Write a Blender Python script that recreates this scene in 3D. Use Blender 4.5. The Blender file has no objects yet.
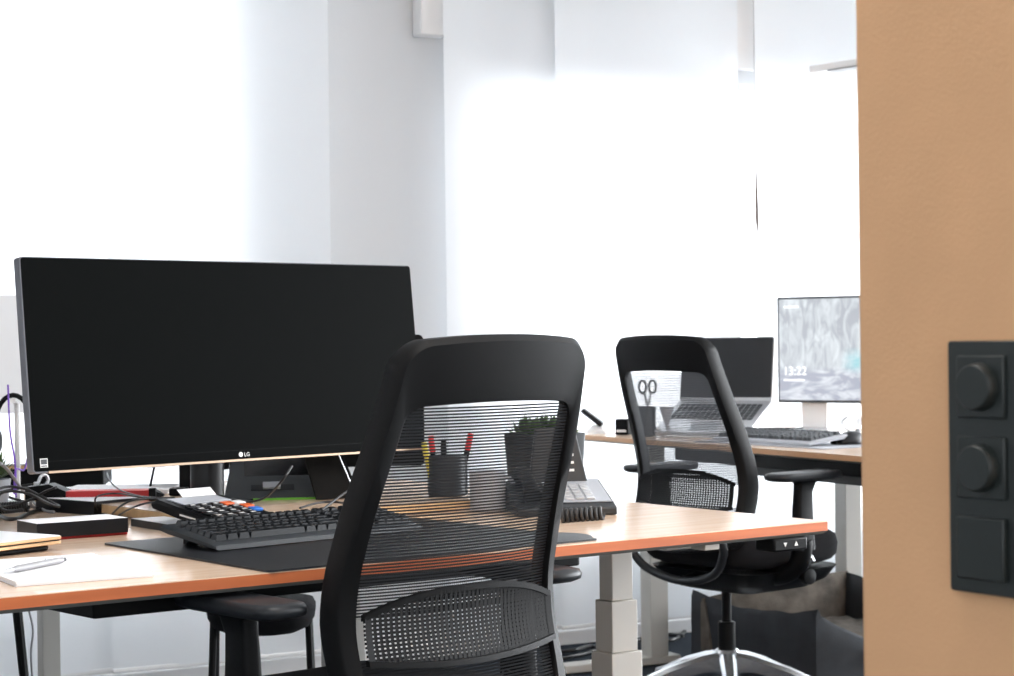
import bpy, bmesh, math, random
from mathutils import Vector, Matrix
random.seed(7)
sc = bpy.context.scene
col = sc.collection
# ------------------------------------------------------------------ camera
F, YH, CX, ROLL, HC = 1900.0, 340.0, 507.0, 0.012, 1.08      # focal length in px, horizon row, centre column, roll, eye height
cr, sr = math.cos(ROLL), math.sin(ROLL)
cam_d = bpy.data.cameras.new('camera'); cam = bpy.data.objects.new('camera', cam_d); col.objects.link(cam)
cam_d.sensor_width = 36; cam_d.lens = 36 * F / 1014; cam_d.shift_y = (YH - 338) / 1014
cam_d.clip_start = 0.05; cam_d.clip_end = 200
cam_d.dof.use_dof = True; cam_d.dof.focus_distance = 3.15; cam_d.dof.aperture_fstop = 11
cam.matrix_world = Matrix(((cr, sr, 0, 0), (0, 0, -1, 0), (-sr, cr, 0, HC), (0, 0, 0, 1)))
sc.camera = cam
# ------------------------------------------------------------------ world: overcast daylight outside the windows, dim room side
w = bpy.data.worlds.new('world'); sc.world = w; w.use_nodes = True
nt = w.node_tree; nt.nodes.clear()
out = nt.nodes.new('ShaderNodeOutputWorld'); bg = nt.nodes.new('ShaderNodeBackground')
tc = nt.nodes.new('ShaderNodeTexCoord'); sp = nt.nodes.new('ShaderNodeSeparateXYZ')
rmp = nt.nodes.new('ShaderNodeMapRange'); rmp.inputs[1].default_value = -0.1; rmp.inputs[2].default_value = 0.25
rmp.inputs[3].default_value = 0.85; rmp.inputs[4].default_value = 8.5
nt.links.new(tc.outputs['Generated'], sp.inputs[0]); nt.links.new(sp.outputs['Y'], rmp.inputs[0])
nt.links.new(rmp.outputs[0], bg.inputs['Strength']); bg.inputs['Color'].default_value = (0.93, 0.965, 1, 1)
nt.links.new(bg.outputs[0], out.inputs[0])
sc.view_settings.view_transform = 'Standard'; sc.view_settings.look = 'None'
sc.view_settings.gamma = 1; sc.view_settings.use_curve_mapping = False; sc.view_settings.exposure = 0.95

def area(name, loc, tgt, sx, sy, power, colr=(1, 1, 1)):
    l = bpy.data.lights.new(name, 'AREA'); l.shape = 'RECTANGLE'; l.size = sx; l.size_y = sy; l.energy = power; l.color = colr
    o = bpy.data.objects.new(name, l); col.objects.link(o); o.location = loc
    o.rotation_euler = (Vector(tgt) - Vector(loc)).to_track_quat('-Z', 'Y').to_euler()
    return o
area('ceiling_fill', (0.2, 2.2, 2.72), (0.2, 2.2, 0), 1.2, 1.2, 22, (1, 0.97, 0.93))  # unseen overhead fill light, added to brighten the upward-facing surfaces

# ------------------------------------------------------------------ pixel -> place helpers
def ray(x, y):
    a = (x - CX) / F; b = (YH - y) / F
    return Vector((cr * a + sr * b, 1, -sr * a + cr * b))
def pz(x, y, z):
    r = ray(x, y); t = (z - HC) / r.z
    return Vector((r.x * t, t, z))
def pd(x, y, D):
    r = ray(x, y); return Vector((r.x * D, D, HC + r.z * D))

# ------------------------------------------------------------------ materials
def mat(name, c, rough=0.5, metal=0.0, spec=0.5, noise=0.0, nscale=40, bump=0.0, bscale=200, coat=0):
    m = bpy.data.materials.new(name); m.use_nodes = True
    n = m.node_tree; b = n.nodes['Principled BSDF']
    b.inputs['Roughness'].default_value = rough; b.inputs['Metallic'].default_value = metal
    b.inputs['Specular IOR Level'].default_value = spec; b.inputs['Coat Weight'].default_value = coat
    b.inputs['Base Color'].default_value = (*c, 1)
    tcn = n.nodes.new('ShaderNodeTexCoord')
    if noise:
        t = n.nodes.new('ShaderNodeTexNoise'); t.inputs['Scale'].default_value = nscale; t.inputs['Detail'].default_value = 4
        r = n.nodes.new('ShaderNodeValToRGB')
        r.color_ramp.elements[0].position = 0.3; r.color_ramp.elements[1].position = 0.7
        r.color_ramp.elements[0].color = (*[max(0, v * (1 - noise)) for v in c], 1)
        r.color_ramp.elements[1].color = (*[min(1, v * (1 + noise)) for v in c], 1)
        n.links.new(tcn.outputs['Object'], t.inputs[0]); n.links.new(t.outputs[0], r.inputs[0]); n.links.new(r.outputs[0], b.inputs['Base Color'])
    if bump:
        t = n.nodes.new('ShaderNodeTexNoise'); t.inputs['Scale'].default_value = bscale
        bp = n.nodes.new('ShaderNodeBump'); bp.inputs['Strength'].default_value = bump; bp.inputs['Distance'].default_value = 0.002
        n.links.new(tcn.outputs['Object'], t.inputs[0]); n.links.new(t.outputs[0], bp.inputs['Height']); n.links.new(bp.outputs[0], b.inputs['Normal'])
    return m
def wood(name, c1, c2, rough=0.35, axis=0, sc_=6):
    m = mat(name, c1, rough); n = m.node_tree; b = n.nodes['Principled BSDF']
    tcn = n.nodes.new('ShaderNodeTexCoord'); mp = n.nodes.new('ShaderNodeMapping'); s = [sc_ * 4] * 3; s[axis] = sc_ * 0.35
    mp.inputs['Scale'].default_value = s
    t = n.nodes.new('ShaderNodeTexNoise'); t.inputs['Scale'].default_value = 1.6; t.inputs['Detail'].default_value = 6; t.inputs['Distortion'].default_value = 0.6
    r = n.nodes.new('ShaderNodeValToRGB'); r.color_ramp.elements[0].position = 0.35; r.color_ramp.elements[1].position = 0.65
    r.color_ramp.elements[0].color = (*c1, 1); r.color_ramp.elements[1].color = (*c2, 1)
    n.links.new(tcn.outputs['Object'], mp.inputs[0]); n.links.new(mp.outputs[0], t.inputs[0]); n.links.new(t.outputs[0], r.inputs[0]); n.links.new(r.outputs[0], b.inputs['Base Color'])
    return m
def emis(name, c, s):
    m = bpy.data.materials.new(name); m.use_nodes = True; b = m.node_tree.nodes['Principled BSDF']
    b.inputs['Base Color'].default_value = (0.02, 0.02, 0.02, 1); b.inputs['Emission Color'].default_value = (*c, 1); b.inputs['Emission Strength'].default_value = s
    return m
M = {}
M['black'] = mat('black_plastic', (0.004, 0.0044, 0.005), 0.45, spec=0.12, bump=0.15, bscale=900)
M['frame'] = mat('chair_black_plastic', (0.0045, 0.0046, 0.005), 0.52, spec=0.16, bump=0.2, bscale=1200)
M['weave'] = mat('black_mesh_thread', (0.008, 0.0085, 0.009), 0.7, spec=.2)
M['fabric'] = mat('black_fabric', (0.012, 0.012, 0.014), 0.95, spec=0.2, bump=0.5, bscale=600)
M['pad'] = mat('armrest_grey', (0.016, 0.018, 0.021), 0.4, spec=.3)
M['chrome'] = mat('polished_aluminium', (0.6, 0.62, 0.64), 0.24, 0.85)
M['top'] = wood('desk_beech_top', (0.72, 0.51, 0.36), (0.80, 0.61, 0.46), 0.17)
M['edge'] = wood('desk_edge_orange', (0.42, 0.105, 0.028), (0.52, 0.14, 0.04), 0.45)
M['plywood'] = wood('plywood_edge', (0.62, 0.40, 0.20), (0.72, 0.48, 0.26), 0.5)
M['underside'] = mat('desk_underside_grey', (0.12, 0.12, 0.11), 0.6)
M['white_metal'] = mat('white_powdercoat', (0.50, 0.485, 0.45), 0.45)
M['white'] = mat('white_plastic', (0.8, 0.8, 0.8), 0.4)
M['paper'] = mat('white_paper', (0.86, 0.86, 0.88), 0.7)
M['wallw'] = mat('white_wall_paint', (0.62, 0.64, 0.66), 0.8, bump=0.1, bscale=150)
M['ceil'] = mat('ceiling_paint', (0.8, 0.8, 0.8), 0.9)
M['tan'] = mat('tan_wall_paint', (0.74, 0.425, 0.225), 0.75, noise=0.03, nscale=12, bump=0.15, bscale=260)
M['floor'] = mat('dark_carpet', (0.03, 0.036, 0.045), 1.0, spec=0.05, noise=0.3, nscale=120, bump=0.6, bscale=500)
M['anth'] = mat('anthracite_switch', (0.015, 0.020, 0.019), 0.42, bump=0.1, bscale=1500)
M['screen'] = mat('dark_screen', (0.002, 0.0025, 0.0025), 0.35, spec=0.03)
M['gunmetal'] = mat('monitor_edge', (0.20, 0.20, 0.22), 0.3, 0.8)
M['bronze'] = mat('monitor_chin_bronze', (0.5, 0.36, 0.26), 0.35, 0.7)
M['silver'] = mat('silver_aluminium', (0.62, 0.63, 0.65), 0.3, 0.7)
M['gold'] = mat('gold_aluminium', (0.62, 0.40, 0.22), 0.35, 0.6)
M['lid'] = mat('laptop_lid_silver', (0.75, 0.75, 0.76), 0.28, 0.3)
M['gloss'] = mat('gloss_black', (0.01, 0.01, 0.012), 0.16, spec=0.6)
M['satin'] = mat('satin_black', (0.006, 0.0065, 0.008), 0.33, spec=0.3)
M['mat'] = mat('desk_mat_black', (0.007, 0.008, 0.011), 0.40, spec=0.4, bump=0.3, bscale=700)
M['key'] = mat('keycap', (0.009, 0.010, 0.012), 0.25, spec=.5)
M['grey'] = mat('grey_plastic', (0.05, 0.056, 0.062), 0.5)
M['dgrey'] = mat('dark_grey_plastic', (0.016, 0.020, 0.024), 0.45)
M['lgrey'] = mat('light_grey_plastic', (0.4, 0.42, 0.46), 0.5)
M['red'] = mat('red_card', (0.55, 0.02, 0.02), 0.5)
M['green'] = mat('green_rubber', (0.16, 0.55, 0.03), 0.5)
M['blue'] = mat('blue_key', (0.02, 0.16, 0.6), 0.4)
M['orange'] = mat('orange_key', (0.7, 0.12, 0.03), 0.4)
M['yellow'] = mat('yellow_plastic', (0.6, 0.5, 0.05), 0.4)
M['purple'] = mat('purple_cable', (0.16, 0.06, 0.42), 0.5)
M['cable'] = mat('black_cable', (0.012, 0.012, 0.013), 0.4)
M['gcable'] = mat('grey_cable', (0.28, 0.28, 0.29), 0.4)
M['leather'] = mat('dark_brown_cover', (0.007, 0.006, 0.005), 0.5, spec=.12, noise=0.3, nscale=20)
M['bedout'] = mat('charcoal_canvas', (0.028, 0.032, 0.038), 0.9, noise=0.25, nscale=10, bump=0.5, bscale=300)
M['bedin'] = mat('brown_plush', (0.10, 0.085, 0.07), 0.95, noise=0.5, nscale=14, bump=0.8, bscale=200)
M['leaf'] = mat('dark_leaf', (0.05, 0.10, 0.025), 0.6)
M['ink'] = mat('white_print', (0.75, 0.75, 0.75), 0.5)
m = bpy.data.materials.new('black_mesh_weave'); m.use_nodes = True; n = m.node_tree; n.nodes.clear()
o_ = n.nodes.new('ShaderNodeOutputMaterial'); mx = n.nodes.new('ShaderNodeMixShader'); mx.inputs[0].default_value = 0.45
df = n.nodes.new('ShaderNodeBsdfDiffuse'); df.inputs[0].default_value = (0.03, 0.031, 0.033, 1)
tr = n.nodes.new('ShaderNodeBsdfTranslucent'); tr.inputs[0].default_value = (0.07, 0.072, 0.078, 1)
n.links.new(df.outputs[0], mx.inputs[1]); n.links.new(tr.outputs[0], mx.inputs[2]); n.links.new(mx.outputs[0], o_.inputs[0]); M['weave'] = m
# curtain: thin woven cloth, half of the light goes through
m = bpy.data.materials.new('sheer_curtain_cloth'); m.use_nodes = True; n = m.node_tree; n.nodes.clear()
o_ = n.nodes.new('ShaderNodeOutputMaterial'); mx = n.nodes.new('ShaderNodeMixShader'); mx.inputs[0].default_value = 0.45
df = n.nodes.new('ShaderNodeBsdfDiffuse'); df.inputs[0].default_value = (0.80, 0.82, 0.84, 1)
tr = n.nodes.new('ShaderNodeBsdfTranslucent'); tr.inputs[0].default_value = (0.9, 0.92, 0.94, 1)
n.links.new(df.outputs[0], mx.inputs[1]); n.links.new(tr.outputs[0], mx.inputs[2]); n.links.new(mx.outputs[0], o_.inputs[0]); M['curtain'] = m
m = bpy.data.materials.new('window_glass'); m.use_nodes = True; n = m.node_tree; n.nodes.clear()
o_ = n.nodes.new('ShaderNodeOutputMaterial'); mx = n.nodes.new('ShaderNodeMixShader'); mx.inputs[0].default_value = 0.06
t1 = n.nodes.new('ShaderNodeBsdfTransparent'); g1 = n.nodes.new('ShaderNodeBsdfGlossy'); g1.inputs['Roughness'].default_value = 0.02
n.links.new(t1.outputs[0], mx.inputs[1]); n.links.new(g1.outputs[0], mx.inputs[2]); n.links.new(mx.outputs[0], o_.inputs[0]); M['glass'] = m

# ------------------------------------------------------------------ mesh builder
class MB:
    def __init__(s): s.v = []; s.f = []; s.mi = []; s.m = 0
    def add(s, vs, fs, T=None):
        k = len(s.v)
        s.v += [tuple(T @ Vector(p)) if T else tuple(p) for p in vs]
        s.f += [[i + k for i in f] for f in fs]; s.mi += [s.m] * len(fs)
    def box(s, x0, x1, y0, y1, z0, z1, T=None):
        s.add([(x0, y0, z0), (x1, y0, z0), (x1, y1, z0), (x0, y1, z0), (x0, y0, z1), (x1, y0, z1), (x1, y1, z1), (x0, y1, z1)],
              [(0, 3, 2, 1), (4, 5, 6, 7), (0, 1, 5, 4), (1, 2, 6, 5), (2, 3, 7, 6), (3, 0, 4, 7)], T)
    def loft(s, rings, closed=True, caps=True, loop=False, T=None):      # rings: equal-length point lists
        n = len(rings[0]); vs = [p for r in rings for p in r]; fs = []
        R = len(rings)
        for i in range(R if loop else R - 1):
            a = i * n; b = ((i + 1) % R) * n
            for j in range(n if closed else n - 1):
                k = (j + 1) % n
                fs.append((a + j, a + k, b + k, b + j))
        if caps and closed and not loop:
            fs.append(tuple(range(n))[::-1]); fs.append(tuple((R - 1) * n + j for j in range(n)))
        s.add(vs, fs, T)
    def prism(s, pts, z0, z1, T=None):
        s.loft([[(x, y, z0) for x, y in pts], [(x, y, z1) for x, y in pts]], T=T)
    def lathe(s, prof, n=24, T=None):                                      # prof: (radius, z)
        s.loft([[(r * math.cos(2 * math.pi * i / n), r * math.sin(2 * math.pi * i / n), z) for i in range(n)] for r, z in prof], T=T)
    def tube(s, pts, r, n=8, T=None):
        P = [Vector(p) for p in pts]; rs = r if isinstance(r, (list, tuple)) else [r] * len(P); rings = []
        up = Vector((0, 0, 1)); prev = None
        for i, p in enumerate(P):
            t = (P[min(i + 1, len(P) - 1)] - P[max(i - 1, 0)]).normalized()
            if prev is None:
                a = t.cross(up)
                if a.length < 0.05: a = t.cross(Vector((1, 0, 0)))
            else:
                a = prev - t * prev.dot(t)
            a.normalize(); prev = a; b = t.cross(a)
            rings.append([p + (a * math.cos(2 * math.pi * k / n) + b * math.sin(2 * math.pi * k / n)) * rs[i] for k in range(n)])
        s.loft(rings, T=T)
    def build(s, name, m, parent=None, bevel=0, seg=2, smooth=35, kind=None, label=None):
        me = bpy.data.meshes.new(name); me.from_pydata(s.v, [], s.f)
        ms = m if isinstance(m, list) else [m]
        for q in ms: me.materials.append(q)
        me.polygons.foreach_set('material_index', s.mi)
        b = bmesh.new(); b.from_mesh(me); bmesh.ops.recalc_face_normals(b, faces=b.faces); b.to_mesh(me); b.free()
        if smooth:
            me.polygons.foreach_set('use_smooth', [True] * len(me.polygons)); me.set_sharp_from_angle(angle=math.radians(smooth))
        o = bpy.data.objects.new(name, me); col.objects.link(o)
        if parent: o.parent = parent
        if bevel:
            md = o.modifiers.new('bevel', 'BEVEL'); md.width = bevel; md.segments = seg; md.limit_method = 'ANGLE'; md.angle_limit = math.radians(40); md.harden_normals = False
        if kind: o['kind'] = kind
        if label: o['label'] = label
        return o
def smoothpath(pts, n=6):
    P = [Vector(p) for p in pts]; out = []
    for i in range(len(P) - 1):
        p0 = P[max(i - 1, 0)]; p1 = P[i]; p2 = P[i + 1]; p3 = P[min(i + 2, len(P) - 1)]
        for k in range(n):
            t = k / n
            out.append(0.5 * ((2 * p1) + (p2 - p0) * t + (2 * p0 - 5 * p1 + 4 * p2 - p3) * t * t + (-p0 + 3 * p1 - 3 * p2 + p3) * t ** 3))
    out.append(P[-1]); return out
def rrect(x0, x1, y0, y1, r, n=5):
    out = []
    for cx, cy, a in ((x1 - r, y1 - r, 0), (x0 + r, y1 - r, 90), (x0 + r, y0 + r, 180), (x1 - r, y0 + r, 270)):
        for k in range(n + 1):
            t = math.radians(a + 90 * k / n); out.append((cx + r * math.cos(t), cy + r * math.sin(t)))
    return out
def tag(o, label, cat, group=None):
    o['label'] = label; o['category'] = cat
    if group: o['group'] = group
    return o
def thing(name, loc, rz, label, cat, group=None):
    o = bpy.data.objects.new(name, None); col.objects.link(o); o.empty_display_size = 0.1
    o.location = loc; o.rotation_euler = (0, 0, rz)
    return tag(o, label, cat, group)
def cable(name, pts, r, m, label, cat='cable', group=None, n=6):
    b = MB(); b.tube(smoothpath(pts, n), r, 8)
    return tag(b.build(name, m, smooth=60), label, cat, group)
def text(body, size, T, m, parent, name='lettering'):
    c = bpy.data.curves.new(name, 'FONT'); c.body = body; c.size = size; c.extrude = 0.0002; c.align_x = 'LEFT'
    t = bpy.data.objects.new(name, c); col.objects.link(t)
    me = bpy.data.meshes.new_from_object(t.evaluated_get(bpy.context.evaluated_depsgraph_get()))
    bpy.data.objects.remove(t)
    me.transform(T); me.materials.clear(); me.materials.append(m)
    o = bpy.data.objects.new(name, me); col.objects.link(o); o.parent = parent
    return o
def TM(x=0, y=0, z=0, rx=0, ry=0, rz=0):
    return Matrix.Translation((x, y, z)) @ Matrix.Rotation(rz, 4, 'Z') @ Matrix.Rotation(ry, 4, 'Y') @ Matrix.Rotation(rx, 4, 'X')
def struct(o): o['kind'] = 'structure'; return o

# ------------------------------------------------------------------ room
WO = Vector((0.23, 6.80, 0)); WD = Vector((0.969, 0.531, 0)).normalized(); WN = Vector((-WD.y, WD.x, 0)); WA = math.atan2(WD.y, WD.x)
TW = Matrix.Translation(WO) @ Matrix.Rotation(WA, 4, 'Z')            # window-wall frame: x along, y outwards
def wu(x, off=0.0, y=300):                                            # position along the wall seen at column x
    r = ray(x, y); P = WO + WN * off
    t = P.dot(WN) / (r.x * WN.x + r.y * WN.y)
    q = Vector((r.x * t, r.y * t, 0)) - WO
    return q.dot(WD), HC + r.z * t
b = MB(); b.box(-4.5, 4.5, -2.5, 11, -0.05, 0); struct(b.build('floor', M['floor']))
b = MB(); b.box(-4.5, 4.5, -0.5, 11, 2.8, 2.9); struct(b.build('ceiling', M['ceil']))
wins = [(wu(-260)[0], wu(185)[0], 0.4, 2.5), (wu(478)[0], wu(692)[0], 0.4, wu(560, 0, 92)[1]), (wu(724)[0], wu(1010)[0], 0.4, wu(830, 0, 90)[1])]
TH = 0.22
b = MB(); xs = [-6.0]
for a_, c_, z0, z1 in wins:
    b.box(xs[-1], a_, 0, TH, 0, 2.8, TW)
    b.box(a_, c_, 0, TH, 0, z0, TW); b.box(a_, c_, 0, TH, z1, 2.8, TW); xs.append(c_)
b.box(xs[-1], 4.5, 0, TH, 0, 2.8, TW)
struct(b.build('wall_window', M['wallw'], smooth=0))
for i, (a_, c_, z0, z1) in enumerate(wins):
    fr = MB(); fw = 0.06 if c_ - a_ > .2 else .012; y0, y1 = TH - 0.09, TH - 0.02
    fr.box(a_, a_ + fw, y0, y1, z0, z1, TW); fr.box(c_ - fw, c_, y0, y1, z0, z1, TW)
    fr.box(a_ + fw, c_ - fw, y0, y1, z0, z0 + fw, TW); fr.box(a_ + fw, c_ - fw, y0, y1, z1 - fw, z1, TW)
    mid = (a_ + c_) / 2
    if i == 0: fr.box(mid - 0.035, mid + 0.035, y0, y1, z0 + fw, z1 - fw, TW)
    wo = struct(fr.build('window_%d' % (i + 1), M['white'], bevel=0.004))
    g = MB(); g.box(a_ + fw, c_ - fw, TH - 0.06, TH - 0.05, z0 + fw, z1 - fw, TW); g.build('pane', M['glass'], wo, smooth=0)
# pillar between the two curtain groups, trunking along the wall foot
uA = wu(334)[0]; uB = wu(447)[0]
b = MB(); b.box(-6, 4.5, -0.06, -0.001, 0, 0.05, TW); b.box(-6, 4.5, -0.03, -0.001, 0.05, 0.085, TW); struct(b.build('baseboard_window', M['white'], bevel=0.004))
u0, z0 = wu(415, -0.02, 36); u1 = wu(441, -0.02)[0]
b = MB(); b.box(u0, u1 + 0.02, -0.07, -0.001, z0, 2.8, TW); struct(b.build('trim_1', M['white'], bevel=0.004))
u0, z0 = wu(737, -0.02, 70); u1 = wu(756, -0.02)[0]
b = MB(); b.box(u0 - 0.05, u1 + 0.04, -0.05, -0.001, z0, 2.8, TW); struct(b.build('trim_2', M['white'], bevel=0.004))
b = MB(); b.box(-4.5, -4.4, -2.5, 6, 0, 2.8); struct(b.build('wall_left', M['wallw'], smooth=0))
# tan door-side wall with its corner at column 860
R0 = Vector((0.398, 1.716, 0)); RD = Vector((0.55, -0.835, 0)).normalized()      # along the wall, towards the camera
RA = math.atan2(RD.y, RD.x)
TR = Matrix.Translation(R0) @ Matrix.Rotation(RA, 4, 'Z')              # x along the wall to the right, +y outwards behind it
b = MB(); b.box(-0.116, 3.0, 0, 0.14, 0, 2.8, TR); struct(b.build('wall_right', M['tan'], bevel=0.006, seg=3))

# curtains: flat panel curtains with a slight wave
def curtain(xa, xb, off, z0, z1, label, lean=0.0, amp=0.006):
    ua = wu(xa, -off)[0]; ub = wu(xb, -off)[0]; b = MB(); N = 40; K = 12; rows = []
    for k in range(K + 1):
        z = z0 + (z1 - z0) * k / K; row = []
        for i in range(N + 1):
            t = i / N; u = ua + (ub - ua) * t
            row.append((u + 0, -off + amp * math.sin(t * 9 + ua * 3) * (0.4 + 0.6 * (1 - k / K)), z))
        rows.append(row)
    b.loft(rows, closed=False, T=TW)
    o = b.build('curtain_panel', M['curtain'], smooth=60)
    md = o.modifiers.new('solid', 'SOLIDIFY'); md.thickness = 0.0
    o.modifiers.remove(md)
    root = tag(o, label, 'curtain', 'white panel curtains across the window wall')
    h = MB(); h.box(ua, ub, -off - 0.003, -off + 0.003, z0 - 0.008, z0 + 0.006, TW); h.build('hem_bar', M['white'], root, bevel=0.003)
    return root
curtain(-330, 112, 0.12, 0.078, 2.75, 'white panel curtain at the left edge of the photo, behind the dark monitor')
curtain(108, 331, 0.15, 0.078, 2.75, 'white panel curtain ending beside the bare grey wall strip')
curtain(446, 562, 0.12, 0.078, 2.75, 'narrow white panel curtain just right of the bare grey wall strip')
curtain(558, 741, 0.15, 0.078, 2.75, 'wide white panel curtain over the middle window, behind the farther chair')
curtain(757, 1100, 0.12, 0.078, 2.75, 'white panel curtain beside the tan wall, behind the lit monitor')
# rails
b = MB(); b.box(-4.2, uA + 0.02, -0.18, -0.10, 2.752, 2.80, TW); struct(b.build('trim_3', M['white'], bevel=0.003))
b = MB(); b.box(uB - 0.02, 3.2, -0.18, -0.10, 2.752, 2.80, TW); struct(b.build('trim_4', M['white'], bevel=0.003))
# lever of the casement between the two curtains, and the shelf lamp at the tan wall
p = wu(756, -0.16, 192)
lv = MB(); lv.tube([(p[0] - .002, -0.16, 2.75), (p[0], -0.16, p[1] + 0.15), (p[0] + .001, -0.16, p[1]), (p[0] + 0.003, -0.16, p[1] - 0.11), (p[0] + 0.003, -0.16, p[1] - 0.15)], [0.0005, 0.0012, 0.0055, 0.007, 0.002], 8, TW)
tag(lv.build('curtain_wand', mat('wand_brown', (.09, .06, .045), .5), smooth=60), 'thin dark brown wand hanging in the gap between two white curtains', 'curtain wand')
q = pd(815, 68, 6.3); q2 = pd(905, 58, 6.0)
lt = thing('linear_lamp', (q + q2) / 2, math.atan2((q2 - q).y, (q2 - q).x), 'slim white linear lamp hanging near the tan wall, top right', 'lamp')
L = (q2 - q).length / 2
b = MB(); b.box(-L, L, -0.03, 0.03, -0.012, 0.012); b.build('lamp_housing', M['white'], lt, bevel=0.004)
b = MB(); b.box(-L * 0.55, L * 0.95, -0.034, 0.01, -0.0165, -0.012); b.build('diffuser', M['gcable'], lt)
b = MB(); b.tube([(L * 0.7, 0, 0.012), (L * 0.7, 0, 2.8 - lt.location.z)], 0.0015, 6); b.build('suspension_wire', M['gcable'], lt)

# ------------------------------------------------------------------ switch plate with two dimmers and a rocker
sw = thing('switch_plate', pd(948, 341, 1.716) + Vector((0, 0, 0)), RA, 'anthracite three-gang plate with two round dimmers and a blank rocker on the tan wall', 'light switch')
sw.location = (R0.x + RD.x * .009, R0.y + RD.y * .009, 0)
zt = pd(948, 341, 1.716).z; zb = pd(948, 588, 1.716).z; SH = zt - zb; k = SH / 0.223
b = MB(); b.prism(rrect(0, 0.081 * k, zb, zt, 0.003), -0.010, 0.0); b.v = [(x, z, y) for x, y, z in b.v]
b.build('frame', M['anth'], sw, bevel=0.0012)
for i in range(3):
    cz = zt - (0.0405 + 0.071 * i) * k; cx_ = 0.0405 * k; h = 0.0275 * k
    b = MB(); b.box(cx_ - h, cx_ + h, -0.0135 if i < 2 else -0.016, -0.0095, cz - h, cz + h)
    o = b.build('dimmer_insert' if i < 2 else 'rocker', M['anth'], sw, bevel=0.0015)
    if i < 2:
        b = MB(); b.lathe([(0.0215 * k, 0.0135), (0.021 * k, 0.017), (0.0198 * k, 0.0225), (0.0188 * k, 0.0235)], 48, TM(cx_, 0, cz, rx=math.pi / 2))
        b.build('knob', M['anth'], o)

# ------------------------------------------------------------------ near desk
C1 = Vector((0.598, 3.567, 0)); TH1 = math.atan2(0.944, 1.302); DZ = 0.733
E1 = Vector((math.cos(TH1), math.sin(TH1), 0)); N1 = Vector((-E1.y, E1.x, 0))
def on1(x, y, z=DZ): return pz(x, y, z)
def desktop(bm_, x0, x1, y0, y1, zt_, t=0.024):
    bm_.m = 0; bm_.box(x0, x1, y0, y1, zt_ - 0.0015, zt_)
    bm_.m = 1; bm_.box(x0, x1, y0, y1, zt_ - t * 0.75, zt_ - 0.0015)
    bm_.m = 2; bm_.loft([[(x0, y0, zt_ - t * 0.75), (x1, y0, zt_ - t * 0.75), (x1, y1, zt_ - t * 0.75), (x0, y1, zt_ - t * 0.75)],
                         [(x0 + .006, y0 + .006, zt_ - t), (x1 - .006, y0 + .006, zt_ - t), (x1 - .006, y1 - .006, zt_ - t), (x0 + .006, y1 - .006, zt_ - t)]])
d1 = thing('standing_desk', (C1.x, C1.y, 0), TH1, 'near wooden-topped desk with orange edge carrying the large dark monitor', 'desk')
b = MB(); desktop(b, -1.8, 0, 0, 0.8, DZ); b.build('desktop', [M['top'], M['edge'], M['underside']], d1, smooth=0)
def column(par, x, y, ztop, step=(0.574, 0.475)):
    c = MB(); hw = 0.024
    for (z0_, z1_, w_, d_) in ((step[0], ztop, 0.026, 0.020), (step[1], step[0], 0.032, 0.026), (0.03, step[1], 0.038, 0.032)):
        c.box(x - w_, x + w_, y - d_, y + d_, z0_, z1_)
    o = c.build('leg_column', M['white_metal'], par, bevel=0.002)
    f = MB(); f.box(x - 0.035, x + 0.035, y - 0.33, y + 0.30, 0.005, 0.03); f.build('foot', M['white_metal'], o, bevel=0.004)
    p_ = MB(); p_.box(x - 0.06, x + 0.06, y - 0.22, y + 0.22, ztop, DZ - 0.0245); p_.build('top_plate', M['white_metal'], o, bevel=0.003)
    return o
column(d1, -0.245, 0.33, 0.69); column(d1, -0.79, 0.45, 0.69); 
b = MB(); b.box(-0.95, -0.2, 0.39, 0.44, 0.672, 0.689); b.build('crossbeam', M['white_metal'], d1, bevel=0.002)
b = MB(); b.prism([(-1.43, 0.34), (-1.41, 0.14), (-1.215, 0.14), (-1.215, 0.34)], 0.668, 0.7085); dr = b.build('cable_tray', M['black'], d1, bevel=0.003)
b = MB(); b.box(-1.265, -1.258, 0.13, 0.1395, 0.690, 0.706); b.build('clip', M['gcable'], dr)
b = MB(); b.prism(rrect(-1.20, -0.40, 0.24, 0.385, 0.01), 0.660, 0.689); b.build('cable_channel', M['black'], d1, bevel=.003)
# height control handset
b = MB(); b.box(-0.140, -0.055, -0.002, 0.05, 0.684, 0.7085); hs = b.build('handset', M['black'], d1, bevel=0.004)
for x, s in ((-0.113, -1), (-0.085, 1)):
    b = MB(); a_ = 0.0045; zc = 0.697
    b.loft([[(x - a_, -0.003, zc - s * a_ * .8), (x + a_, -0.003, zc - s * a_ * .8), (x, -0.003, zc + s * a_)], [(x - a_, -0.002, zc - s * a_ * .8), (x + a_, -0.002, zc - s * a_ * .8), (x, -0.002, zc + s * a_)]])
    b.build('arrow_mark', M['ink'], hs, smooth=0)
b = MB(); b.box(-0.29, -0.255, 0.02, 0.06, 0.697, 0.7085); b.build('mounting_bracket', M['white_metal'], d1, bevel=0.002)
b = MB(); b.box(-0.36, -0.14, 0.17, 0.28, 0.692, 0.7085); b.box(-.40, -.36, .19, .26, .700, .7085); b.build('support_plate', M['white_metal'], d1, bevel=.003)
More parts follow.
